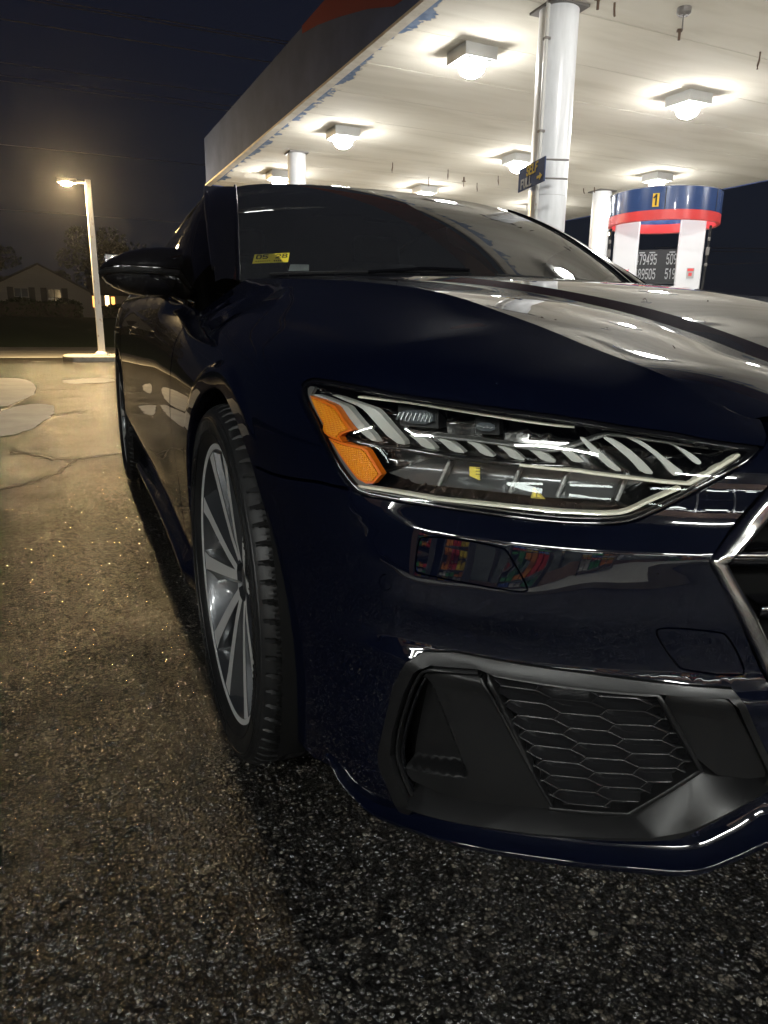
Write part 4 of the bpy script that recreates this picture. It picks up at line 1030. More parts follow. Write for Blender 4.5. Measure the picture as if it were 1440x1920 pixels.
# --- lower air intake: frame, blade, honeycomb, panel, tray
def fr_in(sd):
    return None
frame_hole = [(.537, .4535), (.616, .455), (.806, .453), (.820, .455), (.878, .449), (.893, .441), (.901, .433), (.917, .398), (.936, .334), (.941, .293), (.931, .262), (.914, .228), (.880, .232), (.80, .247), (.700, .258), (.62, .266), (.572, .271), (.474, .335), (.471, .352), (.526, .444)]
for sd in BOTH:
    s1 = (sd,)
    fr = Panel().sheet(inset(intake, .001), [frame_hole], off=.004, ds=.012, dz=.008, sides=s1, flange=.03).build('intake_frame', M['satin'], bumper)
    # twin bead lines following the frame
    bead = [(.820, .4495), (.876, .4435), (.890, .436), (.897, .428), (.912, .396), (.931, .333), (.936, .293), (.927, .266), (.912, .236)]
    strip(bead, .0035, -.003, .006, s1, rnd=2).build('bead', M['satin'], fr)
    strip([(a - .006 * (b > .25) * .9, b - .0055) for a, b in bead], .0028, -.008, .006, s1, rnd=2).build('bead', M['gloss'], fr)
    # curved blade: front face stands proud at its right edge and falls away to the left
    vane = chaikin([(.884, .437), (.820, .447), (.812, .443), (.722, .290), (.724, .283), (.74, .281), (.908, .257), (.925, .272), (.922, .304), (.898, .418)], 1)
    def voff(s, z):
        s = np.asarray(s); z = np.asarray(z)
        k = np.clip((s - (.829 + .464 * (z - .312))) / .010, 0, 1)               # left of this line the blade is hollowed out
        ridge = np.clip((z - (.3005 - (s - .837) * .268)) / .008, 0, 1)          # down to a proud ledge
        top = np.clip((.428 - z) / .02, 0, 1)
        return -.004 - .030 * (k * k * (3 - 2 * k)) * (ridge * ridge * (3 - 2 * ridge)) * top - .05 * np.clip(s - .83, 0, 1) * (1 - ridge)
    Panel().sheet(vane, off=voff, d=.004, ds=.004, dz=.004, sides=s1, flange=.03).build('intake_blade', M['satin'], bumper)
    strip([(.815, .445), (.80, .421), (.72, .286)], .004, -.003, .02, s1, rnd=0).build('blade_edge', M['satin'], bumper)
    # backing and honeycomb
    Panel().sheet([(.83, .46), (.53, .46), (.45, .345), (.60, .25), (.74, .262)], off=-.040, ds=.03, dz=.03, sides=s1, flange=0).build('intake_backing', M['void'], bumper)
    meshp = [(.808, .4505), (.612, .4515), (.549, .352), (.628, .286), (.722, .281)]
    pan = Panel(); cells = 0
    for r in range(-6, 13):
        for c in range(-2, 6):
            aff = lambda a, b: (.7644 + a + .61 * b, .4296 + b - .035 * a)      # sheared lattice, like the moulding
            ca_, cb_ = -.0575 * c, -.0187 * (r + c / 2)
            hx = [(.0355, 0), (.0215, .0091), (-.0215, .0091), (-.0355, 0), (-.0215, -.0091), (.0215, -.0091)]
            hexo = [aff(ca_ + a, cb_ + b) for a, b in hx]
            cs, cz = aff(ca_, cb_)
            cc = np.array(hexo)
            ok = inpoly(cc * .93 + np.array([[cs, cz]]) * .07, meshp)
            if ok.sum() < 2: continue
            hexo = [p for p in hexo]
            if ok.all():
                lp = hexo
            else:
                # clip the cell by the convex mesh outline
                poly = hexo; mp = meshp if area(meshp) > 0 else meshp[::-1]
                for i in range(len(mp)):
                    a = np.array(mp[i]); b = np.array(mp[(i + 1) % len(mp)]); e = b - a; nn = np.array([-e[1], e[0]])
                    out = []
                    for j in range(len(poly)):
                        p = np.array(poly[j]); q = np.array(poly[(j + 1) % len(poly)])
                        dp = (p - a) @ nn; dq = (q - a) @ nn
                        if dp >= 0: out.append(tuple(p))
                        if dp * dq < 0: out.append(tuple(p + (q - p) * dp / (dp - dq)))
                    poly = out
                    if len(poly) < 3: break
                if len(poly) < 3 or abs(area(poly)) < 1e-4: continue
                lp = poly
            if area(lp) < 0: lp = lp[::-1]
            cells += 1
            # a cell: raised rim, sloping inner wall, recessed floor tilted upwards
            rim = resamp(lp, .02); ins = np.array(inset(rim, .0010)); ins2 = np.array(inset(rim, .0026)); rim = np.array(rim)
            A = S(rim[:, 0], rim[:, 1], -.013, sd); B = S(ins[:, 0], ins[:, 1], -.0125, sd); C_ = S(ins2[:, 0], ins2[:, 1], -.024 + .35 * (ins2[:, 1] - cz), sd); n = len(rim)
            V = np.concatenate([A, B, C_])
            F = []
            for i in range(n):
                j = (i + 1) % n
                F += [(i, j, n + j, n + i), (n + i, n + j, 2 * n + j, 2 * n + i)]
            F.append(tuple(range(2 * n, 3 * n)))
            if sd < 0: F = [f[::-1] for f in F]
            mk('honeycomb_cell', V, F, M['mesh'], bumper, angle=25)
    strip(meshp, .006, -.004, .02, s1, closed=True, rnd=0).build('honeycomb_rim', M['satin'], bumper)
    rp = [(.618, .4525), (.540, .4525), (.528, .444), (.474, .357), (.470, .340), (.552, .352)]
    Panel().sheet(chaikin(rp, 1), off=lambda s, z: -.001 - .03 * np.clip((s - .53) / .12, 0, 1), d=.01, ds=.01, dz=.01, sides=s1, flange=.02).build('intake_panel', M['satin'], bumper)
    # lower tray: slopes from the honeycomb edge forward to the lip
    tin = [(.920, .243), (.905, .256), (.74, .2805), (.722, .2795), (.628, .285), (.553, .350), (.472, .341)]
    tout = [(.912, .226), (.880, .231), (.80, .246), (.700, .257), (.60, .268), (.560, .279), (.472, .336)]
    a = np.array(resamp(tin, .008, False)); b = np.array(resamp(tout, .008, False))
    u = np.linspace(0, 1, 120); ia = np.linspace(0, 1, len(a)); ib = np.linspace(0, 1, len(b))
    ca = np.stack([np.interp(u, np.linspace(0, 1, len(tin)), [p[k] for p in tin]) for k in (0, 1)], 1)
    cb = np.stack([np.interp(u, np.linspace(0, 1, len(tout)), [p[k] for p in tout]) for k in (0, 1)], 1)
    rows = []
    for k in np.linspace(0, 1, 8):
        q = ca * (1 - k) + cb * k; rows.append(S(q[:, 0], q[:, 1], -.030 * (1 - k) + .012 * math.sin(k * math.pi / 2), sd))
    Panel().grid(np.stack(rows, 0), flip=(sd < 0)).build('intake_tray', M['satin'], bumper)
    # low centre opening
    Panel().sheet(inset(lowgrille, -.01), off=-.03, ds=.03, dz=.03, sides=s1, flange=0).build('lower_backing', M['void'], bumper)
    for k in range(2):
        z0 = .295 + .013 * k
        strip([(.012, z0), (.475 - .018 * k, z0)], .004, -.012, .012, s1, rnd=0).build('lower_bar', M['gloss'], bumper)
    for s0 in (.15, .30, .44):
        strip([(s0, .285), (s0, .319)], .005, -.008, .014, s1, rnd=0).build('lower_post', M['gloss'], bumper)

# --- front splitter lip: runs along the bottom of the bumper, kinks forward at the intake tray
sp_s = [0, .25, .466, .508, .545, .57, .618, .686, .765, .857, .933, .985, 1.029, 1.057, 1.080]
sp_o = [.026, .026, .024, .023, .022, .022, .021, .021, .020, .020, .018, .014, .010, .008, .002]
sp_z = [.268, .266, .262, .239, .219, .216, .217, .216, .210, .196, .178, .168, .181, .203, .226]
so = pchip(sp_s, sp_o); sz = pchip(sp_s, sp_z)
P = Panel()
for sd in BOTH:
    u = np.linspace(0, 1.085, 140)
    tp = np.clip((1.10 - u) / .15, .12, 1)
    def sprow(prof): return np.stack([S(u, sz(u) + dz * tp, so(u) + add, sd) for add, dz in prof], 1)
    for prof in (((-.036, .052), (-.030, .038), (-.020, .026), (-.010, .017), (-.0015, .0115)), ((-.0015, .0115), (.0008, .0103), (.0016, .0085), (.0016, .003), (.0008, .0005), (-.001, -.0005)), ((-.001, -.0005), (-.012, -.002), (-.05, -.001))):
        P.grid(sprow(prof), flip=(sd < 0) ^ True)
P.build('splitter', M['paint'], bumper)

# --- fender: from the headlight round to the door, arch cut out, up to the hood line
hl_outer = F_HL[:i_out + 1][::-1]        # lower outer corner up to the upper outer
hl_top = F_HL[25:][::-1]                 # upper outer -> inner tip
fen = [(1.253, .6455), (1.200, .6445), (1.150, .6475), (1.073, .6545), (1.019, .6535)] + hl_outer + hl_top + [(.491, .742)] + edge(.49, 2.14, .02) + [(2.145, .80), (2.135, .55), (2.12, .35), (2.10, .235)] + [(1.915, .225)] + arc(WS, -19.5, 132.5)
P = Panel().sheet(fen, ds=.022, dz=.009, sides=(-1,), flange=.014)
fender = P.build('fender', M['paint'], car)
fender2 = Panel().sheet(fen, ds=.03, dz=.014, sides=(1,), flange=.014).build('fender', M['paint'], car)
# rolled arch lips
for c, a0, a1 in ((WS, -19, 203), (RS, -19, 199)):
    for sd in BOTH:
        lp = np.array(arc(c, a0, a1, WR + .001, 70)); l2 = np.array(arc(c, a0, a1, WR - .006, 70)); l3 = np.array(arc(c, a0, a1, WR - .004, 70))
        X = np.stack([S(lp[:, 0], lp[:, 1], 0, sd), S(l2[:, 0], l2[:, 1], -.004, sd), S(l3[:, 0], l3[:, 1], -.03, sd)], 1)
        Panel().grid(X, flip=(sd > 0)).build('arch_lip', M['paint'], fender if sd < 0 else fender2)

# --- doors, quarter panels, sills
fd = [(2.127, .243), (2.140, .40), (2.151, .60), (2.160, .80)] + edge(2.155, 3.30, .03) + [(3.305, .90), (3.30, .60), (3.29, .243)]
rd = [(3.296, .243), (3.306, .60), (3.311, .90)] + edge(3.306, 4.26, .03) + [(4.27, .90), (4.22, .76)] + arc(RS, 128, 165, WR + .02, 12) + [(4.05, .243)]
for sd in BOTH:
    for nm, o in (('front_door', fd), ('rear_door', rd)):
        dr = Panel().sheet(o, ds=.03, dz=.012, sides=(sd,), flange=.012).build(nm, M['paint'], car)
        hs = 3.10 if nm == 'front_door' else 4.10
        strip([(hs - .10, .838), (hs + .10, .842)], .026, .034, .018, (sd,), rnd=0).build('door_handle', M['paint'], dr)
    q = [(4.276, .90), (4.226, .755)] + arc(RS, 127, -19, WR, 36) + [(5.0, .21), (5.6, .19), (6.294, .19)] + edge(6.294, 4.266, .03)
    Panel().sheet(q, ds=.04, dz=.02, sides=(sd,), flange=.012).build('quarter_panel', M['paint'], car)
    Panel().sheet([(5.16, .80), (5.16, .90), (6.29, .92), (6.29, .86)], off=.003, ds=.05, dz=.02, sides=(sd,), flange=.006).build('tail_light', mat('tail_red', (.25, .006, .006), .1, 0, .5, .5) if sd < 0 else bpy.data.materials['tail_red'], car)
    sl = Panel().sheet([(1.918, .222), (2.10, .231), (4.06, .239), (4.108, .222), (4.09, .12), (1.93, .12)], ds=.05, dz=.02, sides=(sd,), flange=.01).build('sill', M['gloss'], car)
    # side skirt blade standing off the sill
    u = np.linspace(1.95, 4.06, 60); e = np.clip(np.minimum(u - 1.95, 4.06 - u) / .2, .15, 1)
    X = np.stack([S(u, .215 + 0 * u, -.01 + 0 * u, sd), S(u, .205 + 0 * u, .03 * e, sd), S(u, .198 + 0 * u, .046 * e, sd), S(u, .188 + 0 * u, .051 * e, sd), S(u, .150 + 0 * u, .052 * e, sd), S(u, .143 + 0 * u, .045 * e, sd), S(u, .142 + 0 * u, -.05 + 0 * u, sd)], 1)
    Panel().grid(X, flip=(sd > 0)).build('skirt_blade', M['paint'], sl)

# inner shell that closes the gaps
P = Panel()
for sd in BOTH:
    sh = [(0, .15), (1.17, .15)] + arc(WS, 212, -32, WR + .012) + [(4.08, .14)] + arc(RS, 212, -32, WR + .012) + [(6.29, .2), (6.29, .95), (4.2, .96), (2.3, .90), (2.0, .86), (1.2, .80), (1.185, .60), (.98, .60), (.64, .60), (.50, .72), (0, .72)]
    P.sheet(sh, off=-.065, ds=.06, dz=.05, d=.03, sides=(sd,), flange=0)
P.build('inner_shell', M['void'], car)
MB().box((0, 1.75, .19), (1.5, 4.1, .04)).build('underbody', M['void'], car)
for c, y0 in ((WS, 0.), (RS, 2.926)):
    for sd in BOTH:
        a = np.radians(np.linspace(-28, 208, 48)); r = WR + .006
        X = np.stack([np.stack([0 * a + sd * x, y0 + rr * np.cos(a), WZ + rr * np.sin(a)], 1) for x, rr in ((.925, r), (.78, r + .004), (.66, r), (.655, r - .03), (.63, .05))], 1)
        Panel().grid(X, flip=(sd < 0)).build('wheel_liner', M['void'], car)

# --- hood
C0 = np.array([(0, -.832, .752), (0, -.75, .800), (0, -.6, .857), (0, -.4, .908), (0, -.2, .942), (0, .1, .973), (0, .30, .990), (0, .50, 1.000)])
C2 = np.array([(.235, -.822, .752), (.237, -.72, .795), (.240, -.6, .834), (.250, -.465, .872), (.257, -.2, .923), (.278, -.05, .947), (.33, .29, .983), (.36, .53, .996)])
C1 = np.array([(.473, -.779, .757), (.500, -.744, .779), (.525, -.700, .802), (.540, -.647, .818), (.552, -.582, .835), (.565, -.509, .856), (.580, -.428, .877), (.600, -.316, .904), (.632, -.134, .931), (.665, .123, .953), (.70, .42, .971), (.722, .655, .984)])
sE = [.49, .545, .62, .72, .84, .96, 1.08, 1.21, 1.40, 1.665, 1.95, 2.14]
def crv(C):
    k = np.concatenate([[0], np.cumsum(np.linalg.norm(np.diff(C, axis=0), axis=1))]); return spl(k / k[-1], C)
T = np.linspace(0, 1, 90)
c0, c2, c1 = crv(C0)(T), crv(C2)(T), crv(C1)(T)
kk = np.concatenate([[0], np.cumsum(np.linalg.norm(np.diff(C1, axis=0), axis=1))]); se = pchip(kk / kk[-1], sE)(T)
ez = EZ(se); Ep = S(se, ez, 0., 1); dE = S(se, ez + .002, 0., 1) - S(se, ez - .002, 0., 1); dE /= np.linalg.norm(dE, axis=1)[:, None]
fl = np.clip(T / .18, 0, 1) * np.clip((1 - T) / .1, .2, 1); fl = fl * fl * (3 - 2 * fl)
val = c2 + np.stack([.034 + 0 * T, 0 * T, -.011 * fl], 1)          # valley beside the dome
def lerp_dome(a, b, n, sag):
    w = np.linspace(0, 1, n)[None, :, None]; X = a[:, None] * (1 - w) + b[:, None] * w
    X[..., 2] += sag * 4 * (w * (1 - w))[..., 0]; return X
def herm(a, b, ta, tb, n):
    w = np.linspace(0, 1, n)[None, :, None]
    return a[:, None] * (2 * w**3 - 3 * w**2 + 1) + ta[:, None] * (w**3 - 2 * w**2 + w) + b[:, None] * (3 * w**2 - 2 * w**3) + tb[:, None] * (w**3 - w**2)
L1 = np.linalg.norm(Ep - c1, axis=1)[:, None]
ta = (Ep - c1) * np.array([1, 1, .9]); tb = -dE * L1 * .62
hood = Panel()
for sd in BOTH:
    m_ = np.array([sd, 1, 1])
    fm = sd > 0
    hood.grid(lerp_dome(c0, c2, 12, .004) * m_, flip=fm)
    hood.grid(lerp_dome(c2, val, 5, .0) * m_, flip=fm)
    hood.grid(lerp_dome(val, c1, 12, (.004 + .008 * np.clip((.30 - T) / .2, 0, 1))[:, None]) * m_, flip=fm)
    hood.grid(herm(c1, Ep, ta, tb, 22) * m_, flip=fm)
hood = hood.build('hood', M['paint'], car)
# --- cowl, windscreen, roof, side glass
def bez(P, n):
    P = np.array(P, float); k = np.concatenate([[0], np.cumsum(np.linalg.norm(np.diff(P, axis=0), axis=1))]); return spl(k / k[-1], P)(np.linspace(0, 1, n))
base = bez([(0, .555, .990), (.25, .57, .989), (.45, .605, .986), (.62, .665, .982), (.727, .725, .979)], 24)
head = bez([(0, 1.475, 1.398), (.2, 1.472, 1.394), (.4, 1.458, 1.382), (.53, 1.44, 1.365), (.578, 1.425, 1.352)], 24)
w = np.linspace(0, 1, 30)
def screen(side, u0=0, u1=1):
    X = base[:, None] * (1 - w)[None, :, None] + head[:, None] * w[None, :, None]
    X[..., 2] += .035 * (4 * w * (1 - w))[None]; X[..., 1] -= .012 * (4 * w * (1 - w))[None]
    return X * np.array([side, 1, 1])
P = Panel()
for sd in BOTH: P.grid(screen(sd), flip=(sd < 0) ^ False)
ws = P.build('windscreen', M['glass'], car)
X = screen(-1)
def scr(u, v, o=0.):
    """point on the windscreen (right half), u across 0..1 from centre, v up"""
    i = u * 23; j = v * 29; i0 = min(int(i), 22); j0 = min(int(j), 28); a = i - i0; b = j - j0
    p = X[i0, j0] * (1 - a) * (1 - b) + X[i0 + 1, j0] * a * (1 - b) + X[i0, j0 + 1] * (1 - a) * b + X[i0 + 1, j0 + 1] * a * b
    n = np.cross(X[i0 + 1, j0] - X[i0, j0], X[i0, j0 + 1] - X[i0, j0]); n /= np.linalg.norm(n)
    if n[1] > 0: n = -n
    return p + n * o
# rail = upper edge of the side windows; belt = lower edge
rail = bez([(.80, .70, .975), (.786, .80, 1.035), (.757, 1.0, 1.135), (.727, 1.2, 1.233), (.695, 1.38, 1.305), (.672, 1.5, 1.335), (.645, 1.68, 1.356), (.622, 1.95, 1.368), (.62, 2.3, 1.358), (.64, 2.7, 1.300), (.68, 3.1, 1.190), (.74, 3.5, 1.060), (.76, 3.65, 1.0)], 80)
roofc = bez([(0, 1.475, 1.398), (0, 1.7, 1.415), (0, 2.0, 1.423), (0, 2.4, 1.405), (0, 2.9, 1.315), (0, 3.4, 1.17), (0, 3.8, 1.05), (0, 4.0, .985)], 60)
# pillar: windscreen edge -> rail
ed = X[-1][:, [0, 1, 2]] * np.array([-1, 1, 1])
kr = np.searchsorted(rail[:, 1], 1.45)
rl = bez(rail[:kr + 1], 30)
for sd in BOTH:
    m_ = np.array([sd, 1, 1]); wv = np.linspace(0, 1, 8)[None, :, None]
    Y = ed[:, None] * (1 - wv) + rl[:, None] * wv; nn = np.array([.35, -.55, .75]) * .012
    Y = Y + nn * (4 * wv * (1 - wv)); 
    pl = Panel().grid(Y * m_, flip=(sd > 0)).build('a_pillar', M['gloss'], car)
    # bright seal along the glass edge
    e2 = ed * m_; MB().tube([tuple(p + np.array([sd * .004, -.004, .003])) for p in e2], .0045, 6).build('glass_seal', M['chrome2'], ws)
# roof panel
P = Panel()
for sd in BOTH:
    m_ = np.array([sd, 1, 1])
    rr = bez(np.vstack([[(.578, 1.425, 1.352)], rail[kr + 1:]]), 60)
    hd = np.vstack([head[0:1], roofc[1:]])
    wv = np.linspace(0, 1, 20)[None, :, None]
    Y = roofc[:, None] * (1 - wv**1) + rr[:, None] * wv
    Y[..., 2] += ((.020 + .012 * np.linspace(0, 1, 60))[:, None]) * (4 * wv * (1 - wv))[..., 0]
    Y[0] = bez(head, 20)
    P.grid(Y * m_, flip=(sd > 0))
P.build('roof', M['paint'], car)
for sd in BOTH:
    m_ = np.array([sd, 1, 1])
    ys = rail[:, 1]; sb = np.interp(ys, Cf(np.linspace(2.2, 5.3, 300))[:, 1], np.linspace(2.2, 5.3, 300))
    bl = S(sb, EZ(sb), -.004, 1)
    wv = np.linspace(0, 1, 10)[None, :, None]; Y = bl[:, None] * (1 - wv) + rail[:, None] * wv
    Y[..., 0] += .02 * (4 * wv * (1 - wv))[..., 0]
    sg = Panel().grid(Y[3:] * m_, flip=(sd < 0)).build('side_window', M['tint'], car)
    MB().tube([tuple(p * m_) for p in rail[2:]], .007, 8).build('window_trim', M['gloss'], sg)
    MB().tube([tuple(p * m_ + np.array([0, 0, .006])) for p in bl[4:70]], .006, 8).build('belt_trim', M['gloss'], sg)
# --- cowl panel, wipers, interior
P = Panel()
for sd in BOTH:
    bb = base * np.array([sd, 1, 1])
    P.grid(np.stack([bb + np.array([0, -.11, -.006]), bb + np.array([0, -.05, -.02]), bb + np.array([0, .02, -.012])], 1), flip=(sd < 0))
P.build('cowl', M['matte'], car)
def wiper(us, v0):
    pts = [tuple(scr(u, v0 + .0 * u, .012)) for u in us]
    return pts
wp = [scr(u, .035 - .02 * u, .014) for u in np.linspace(.10, .88, 14)]
wb_ = MB().tube([tuple(p) for p in wp], .004, 6).build('wiper_blade', M['matte'], ws)
MB().tube([tuple(scr(.52, .012, .02)), tuple(scr(.30, .02, .03)), tuple(scr(.10, .035, .022))], .0055, 6).build('wiper_arm', M['gloss'], ws)
wp = [scr(u, .03, .014) * np.array([-1, 1, 1]) for u in np.linspace(.02, .9, 14)]
MB().tube([tuple(p) for p in wp], .004, 6).build('wiper_blade', M['matte'], ws)

# inspection sticker on the glass, numbers 05 28
def onscr(u0, v0, ux, vx):
    """frame on the screen: origin and in-plane axes"""
    p = scr(u0, v0, -.002); a = scr(u0 - .05, v0, -.002) - p; a /= np.linalg.norm(a)
    b = scr(u0, v0 + .05, -.002) - p; b -= a * (a @ b); b /= np.linalg.norm(b)
    return p, a, b
p0, a0, b0 = onscr(.948, .110, 0, 0)
sw, shh = .104, .050
nrm = np.cross(a0, b0); nrm = nrm if nrm[1] < 0 else -nrm
sf = lambda u, v, d: tuple(p0 + a0 * u + b0 * v + nrm * d)
tilt = math.radians(1); rot = lambda u, v: (u * math.cos(tilt) - v * math.sin(tilt), u * math.sin(tilt) + v * math.cos(tilt))
stk = MB().prism([rot(*q) for q in ((0, 0), (sw, 0), (sw, shh), (0, shh))], 0, .0006, sf).build('inspection_sticker', M['sticker'], ws)
mb = MB()
lettering(mb, '05', .020, .0034, lambda u, v, d: sf(*rot(u * 1.15 + .009, v + .024), .0008 + d), depth=.0004)
lettering(mb, '28', .020, .0034, lambda u, v, d: sf(*rot(u * 1.15 + .066, v + .024), .0008 + d), depth=.0004)
for k in range(7):
    mb.prism([rot(.008 + .0065 * k, .009), rot(.0125 + .0065 * k, .009), rot(.0125 + .0065 * k, .0115), rot(.008 + .0065 * k, .0115)], .0008, .0012, sf)
for k in range(4):
    mb.prism([rot(.062 + .006 * k, .006), rot(.0655 + .006 * k, .006), rot(.0655 + .006 * k, .0125), rot(.062 + .006 * k, .0125)], .0008, .0012, sf)
mb.build('sticker_numbers', M['ink'], stk)
p1, a1, b1 = onscr(.808, .078, 0, 0)
MB().prism([(0, 0), (.058, 0), (.057, .034), (.003, .036)], 0, .001, lambda u, v, d: tuple(p1 + a1 * u + b1 * v - nrm * (.01 - d))).build('parking_slip', M['paper'], ws)
# dashboard, seats, steering wheel, mirror
MB().add([(-.70, .86, .945), (.70, .86, .945), (.66, .64, .94), (-.66, .64, .94), (-.70, 1.25, .97), (.70, 1.25, .97), (-.70, 1.38, .80), (.70, 1.38, .80)], [(0, 1, 2, 3), (0, 4, 5, 1), (4, 6, 7, 5)]).build('dashboard', M['matte'], car)
for sx_ in (-.37, .37):
    st = MB().box((sx_, 1.98, .62), (.50, .55, .20)).build('seat', M['matte'], car, bevel=.04)
    MB().box((sx_, 2.28, .92), (.48, .16, .58), Matrix.Rotation(math.radians(-18), 3, 'X')).build('backrest', M['matte'], st, bevel=.06)
    MB().box((sx_, 2.37, 1.26), (.26, .09, .16), Matrix.Rotation(math.radians(-14), 3, 'X')).build('headrest', M['matte'], st, bevel=.035)
sw_ = []
for k in range(33):
    a = 2 * math.pi * k / 32; sw_.append((.37 + .18 * math.cos(a), 1.52 + .07 * math.sin(a), .90 + .165 * math.sin(a)))
MB().tube(sw_, .016, 8).build('steering_wheel', M['satin'], car)
MB().box((0, 1.33, 1.285), (.24, .03, .065)).build('interior_mirror', M['gloss'], car, bevel=.012)
MB().box((0, 2.6, .60), (1.5, 1.9, .3)).build('cabin_floor', M['void'], car)

# --- headlights
lo = lambda off: (lambda s, z: off)
for sd in BOTH:
    s1 = (sd,)
    hx = inset(HLr, .0015)
    # housing bowl: deep shell, falling back from the rim
    hl = Panel()
    dep = np.array(HLr)
    def hoff(s, z):
        # distance-like falloff from the outline, deeper in the middle
        d_ = np.min(np.hypot(np.asarray(s)[:, None] - dep[None, :, 0], (np.asarray(z)[:, None] - dep[None, :, 1])), axis=1)
        k = np.clip(d_ / .035, 0, 1)
        return -.006 - .055 * (k * k * (3 - 2 * k))
    hl.sheet(hx, off=hoff, d=.008, ds=.010, dz=.007, sides=s1, flange=.0)
    hl = hl.build('headlight', M['gloss'], car)
    # rubber gasket and lens
    strip(inset(HLr, .0035), .006, -.004, .012, s1, closed=True, rnd=0).build('gasket', M['gloss'], hl)
    strip(inset(HLr, .0075), .0012, -.0025, .002, s1, closed=True, rnd=0).build('gasket_bead', M['gloss'], hl)
    Panel().sheet(inset(HLr, .004), off=-.003, ds=.012, dz=.008, sides=s1, flange=0).build('lens', M['lens'], hl)
    # lower reflector chamber
    bowl = [(1.00, .668), (.965, .682), (.93, .694), (.86, .698), (.78, .697), (.70, .694), (.62, .688), (.602, .684), (.64, .668), (.665, .661), (.76, .659), (.86, .660), (.95, .660)]
    Panel().sheet(bowl, off=lambda s, z: -.030 - .022 * np.sin(np.clip((z - .655) / .045, 0, 1) * math.pi) ** 1, d=.008, ds=.008, dz=.005, sides=s1, flange=.01).build('reflector_bowl', M['bowl'], hl)
    for s0 in (.905, .80, .735, .66):
        strip([(s0 + .008, .661), (s0 - .004, .693)], .006, -.034, .012, s1, rnd=0).build('chamber_wall', M['trimgrey'], hl)
    slab(F_BAND, -.011, .006, s1, d=.008, rnd=1).build('side_bezel', M['trimgrey'], hl)
    for poly in (F_AMB1, F_AMB2):
        ar = slab(poly, -.0085, .010, s1, d=.006, rnd=0, ds=.006, dz=.006).build('amber_reflector', M['amberrim'], hl)
        slab(inset(poly, .0032), -.0065, .003, s1, d=.006, rnd=0, ds=.006, dz=.006).build('amber_prism', M['amber'], ar)
    for fpoly in F_FINS:
        f_ = Panel().sheet(inset(chaikin(fpoly, 1), .0008), off=lambda s, z: -.020 - .10 * (np.asarray(s) - np.mean([q[0] for q in fpoly])) * 0 - .006 * np.clip((.735 - z) / .05, -1, 1), d=.006, ds=.006, dz=.006, sides=s1, flange=.010).build('light_fin', M['finwhite'], hl)
    strip([(1.045, .7135)] + F_WING[1:], .0065, -.016, .012, s1).build('fin_rail', M['gloss'], hl)
    strip(F_CHEV[:6], .0032, -.012, .010, s1, rnd=0).build('chevron_trim', M['guide'], hl)
    strip(F_CHEV[5:], .0042, -.0125, .010, s1, rnd=0).build('chevron_trim', M['guide'], hl)
    gd = F_GUIDE[:7] + F_GUIDE[9:]
    strip(gd, .0034, -.008, .012, s1, rnd=1).build('light_guide', M['guide'], hl)
    strip(F_TRIM, .0024, -.015, .010, s1, rnd=1).build('upper_trim', M['guide'], hl)
    strip(F_HOUS, .004, -.022, .02, s1, rnd=1).build('module_ledge', M['trimgrey'], hl)
    # projector modules
    for (a, b, c, d_) in (F_PROJ1, F_PROJ2):
        box_ = [a, b, c, d_]
        Panel().sheet(box_, off=-.040, d=.01, ds=.01, dz=.01, sides=s1, flange=.02).build('projector_box', M['matte'], hl)
        ins = inset(box_, .0045)
        pj = slab(ins, -.034, .008, s1, d=.006, rnd=1).build('projector', M['lens_ribs'], hl)
        (sa, za), (sb_, zb) = np.min(ins, 0), np.max(ins, 0)
        n_ = 9 if c[0] < .95 and a[0] > .9 else 5
        for k in range(n_):
            s0 = sa + (sb_ - sa) * (k + .7) / (n_ + .4)
            strip([(s0 + .002, za + .004), (s0, zb - .004)], .0022, -.031, .003, s1, rnd=0).build('projector_rib', M['lens_ribs'], pj)
    MB_ = slab(F_TRI, -.026, .002, s1, rnd=0, d=.01).build('warning_triangle', M['sticker'], hl)
    tri = np.array(F_TRI); tin_ = [tuple(p) for p in inset(F_TRI, .0018)]
    strip(inset(F_TRI, .0012), .0008, -.0254, .001, s1, closed=True, rnd=0).build('triangle_border', M['ink'], MB_)
    cs_, cz_ = tri.mean(0)
    strip([(cs_, cz_ - .002), (cs_, cz_ + .003)], .001, -.0252, .001, s1, rnd=0).build('triangle_mark', M['ink'], MB_)
    lb = slab(F_LABEL, -.026, .002, s1, rnd=0, d=.01).build('bulb_label', M['sticker'], hl)
    for k in range(3):
        strip([(.857 - .0003 * k, .688 - .0035 * k), (.846, .6885 - .0035 * k)], .0009, -.0254, .001, s1, rnd=0).build('label_line', M['ink'], lb)

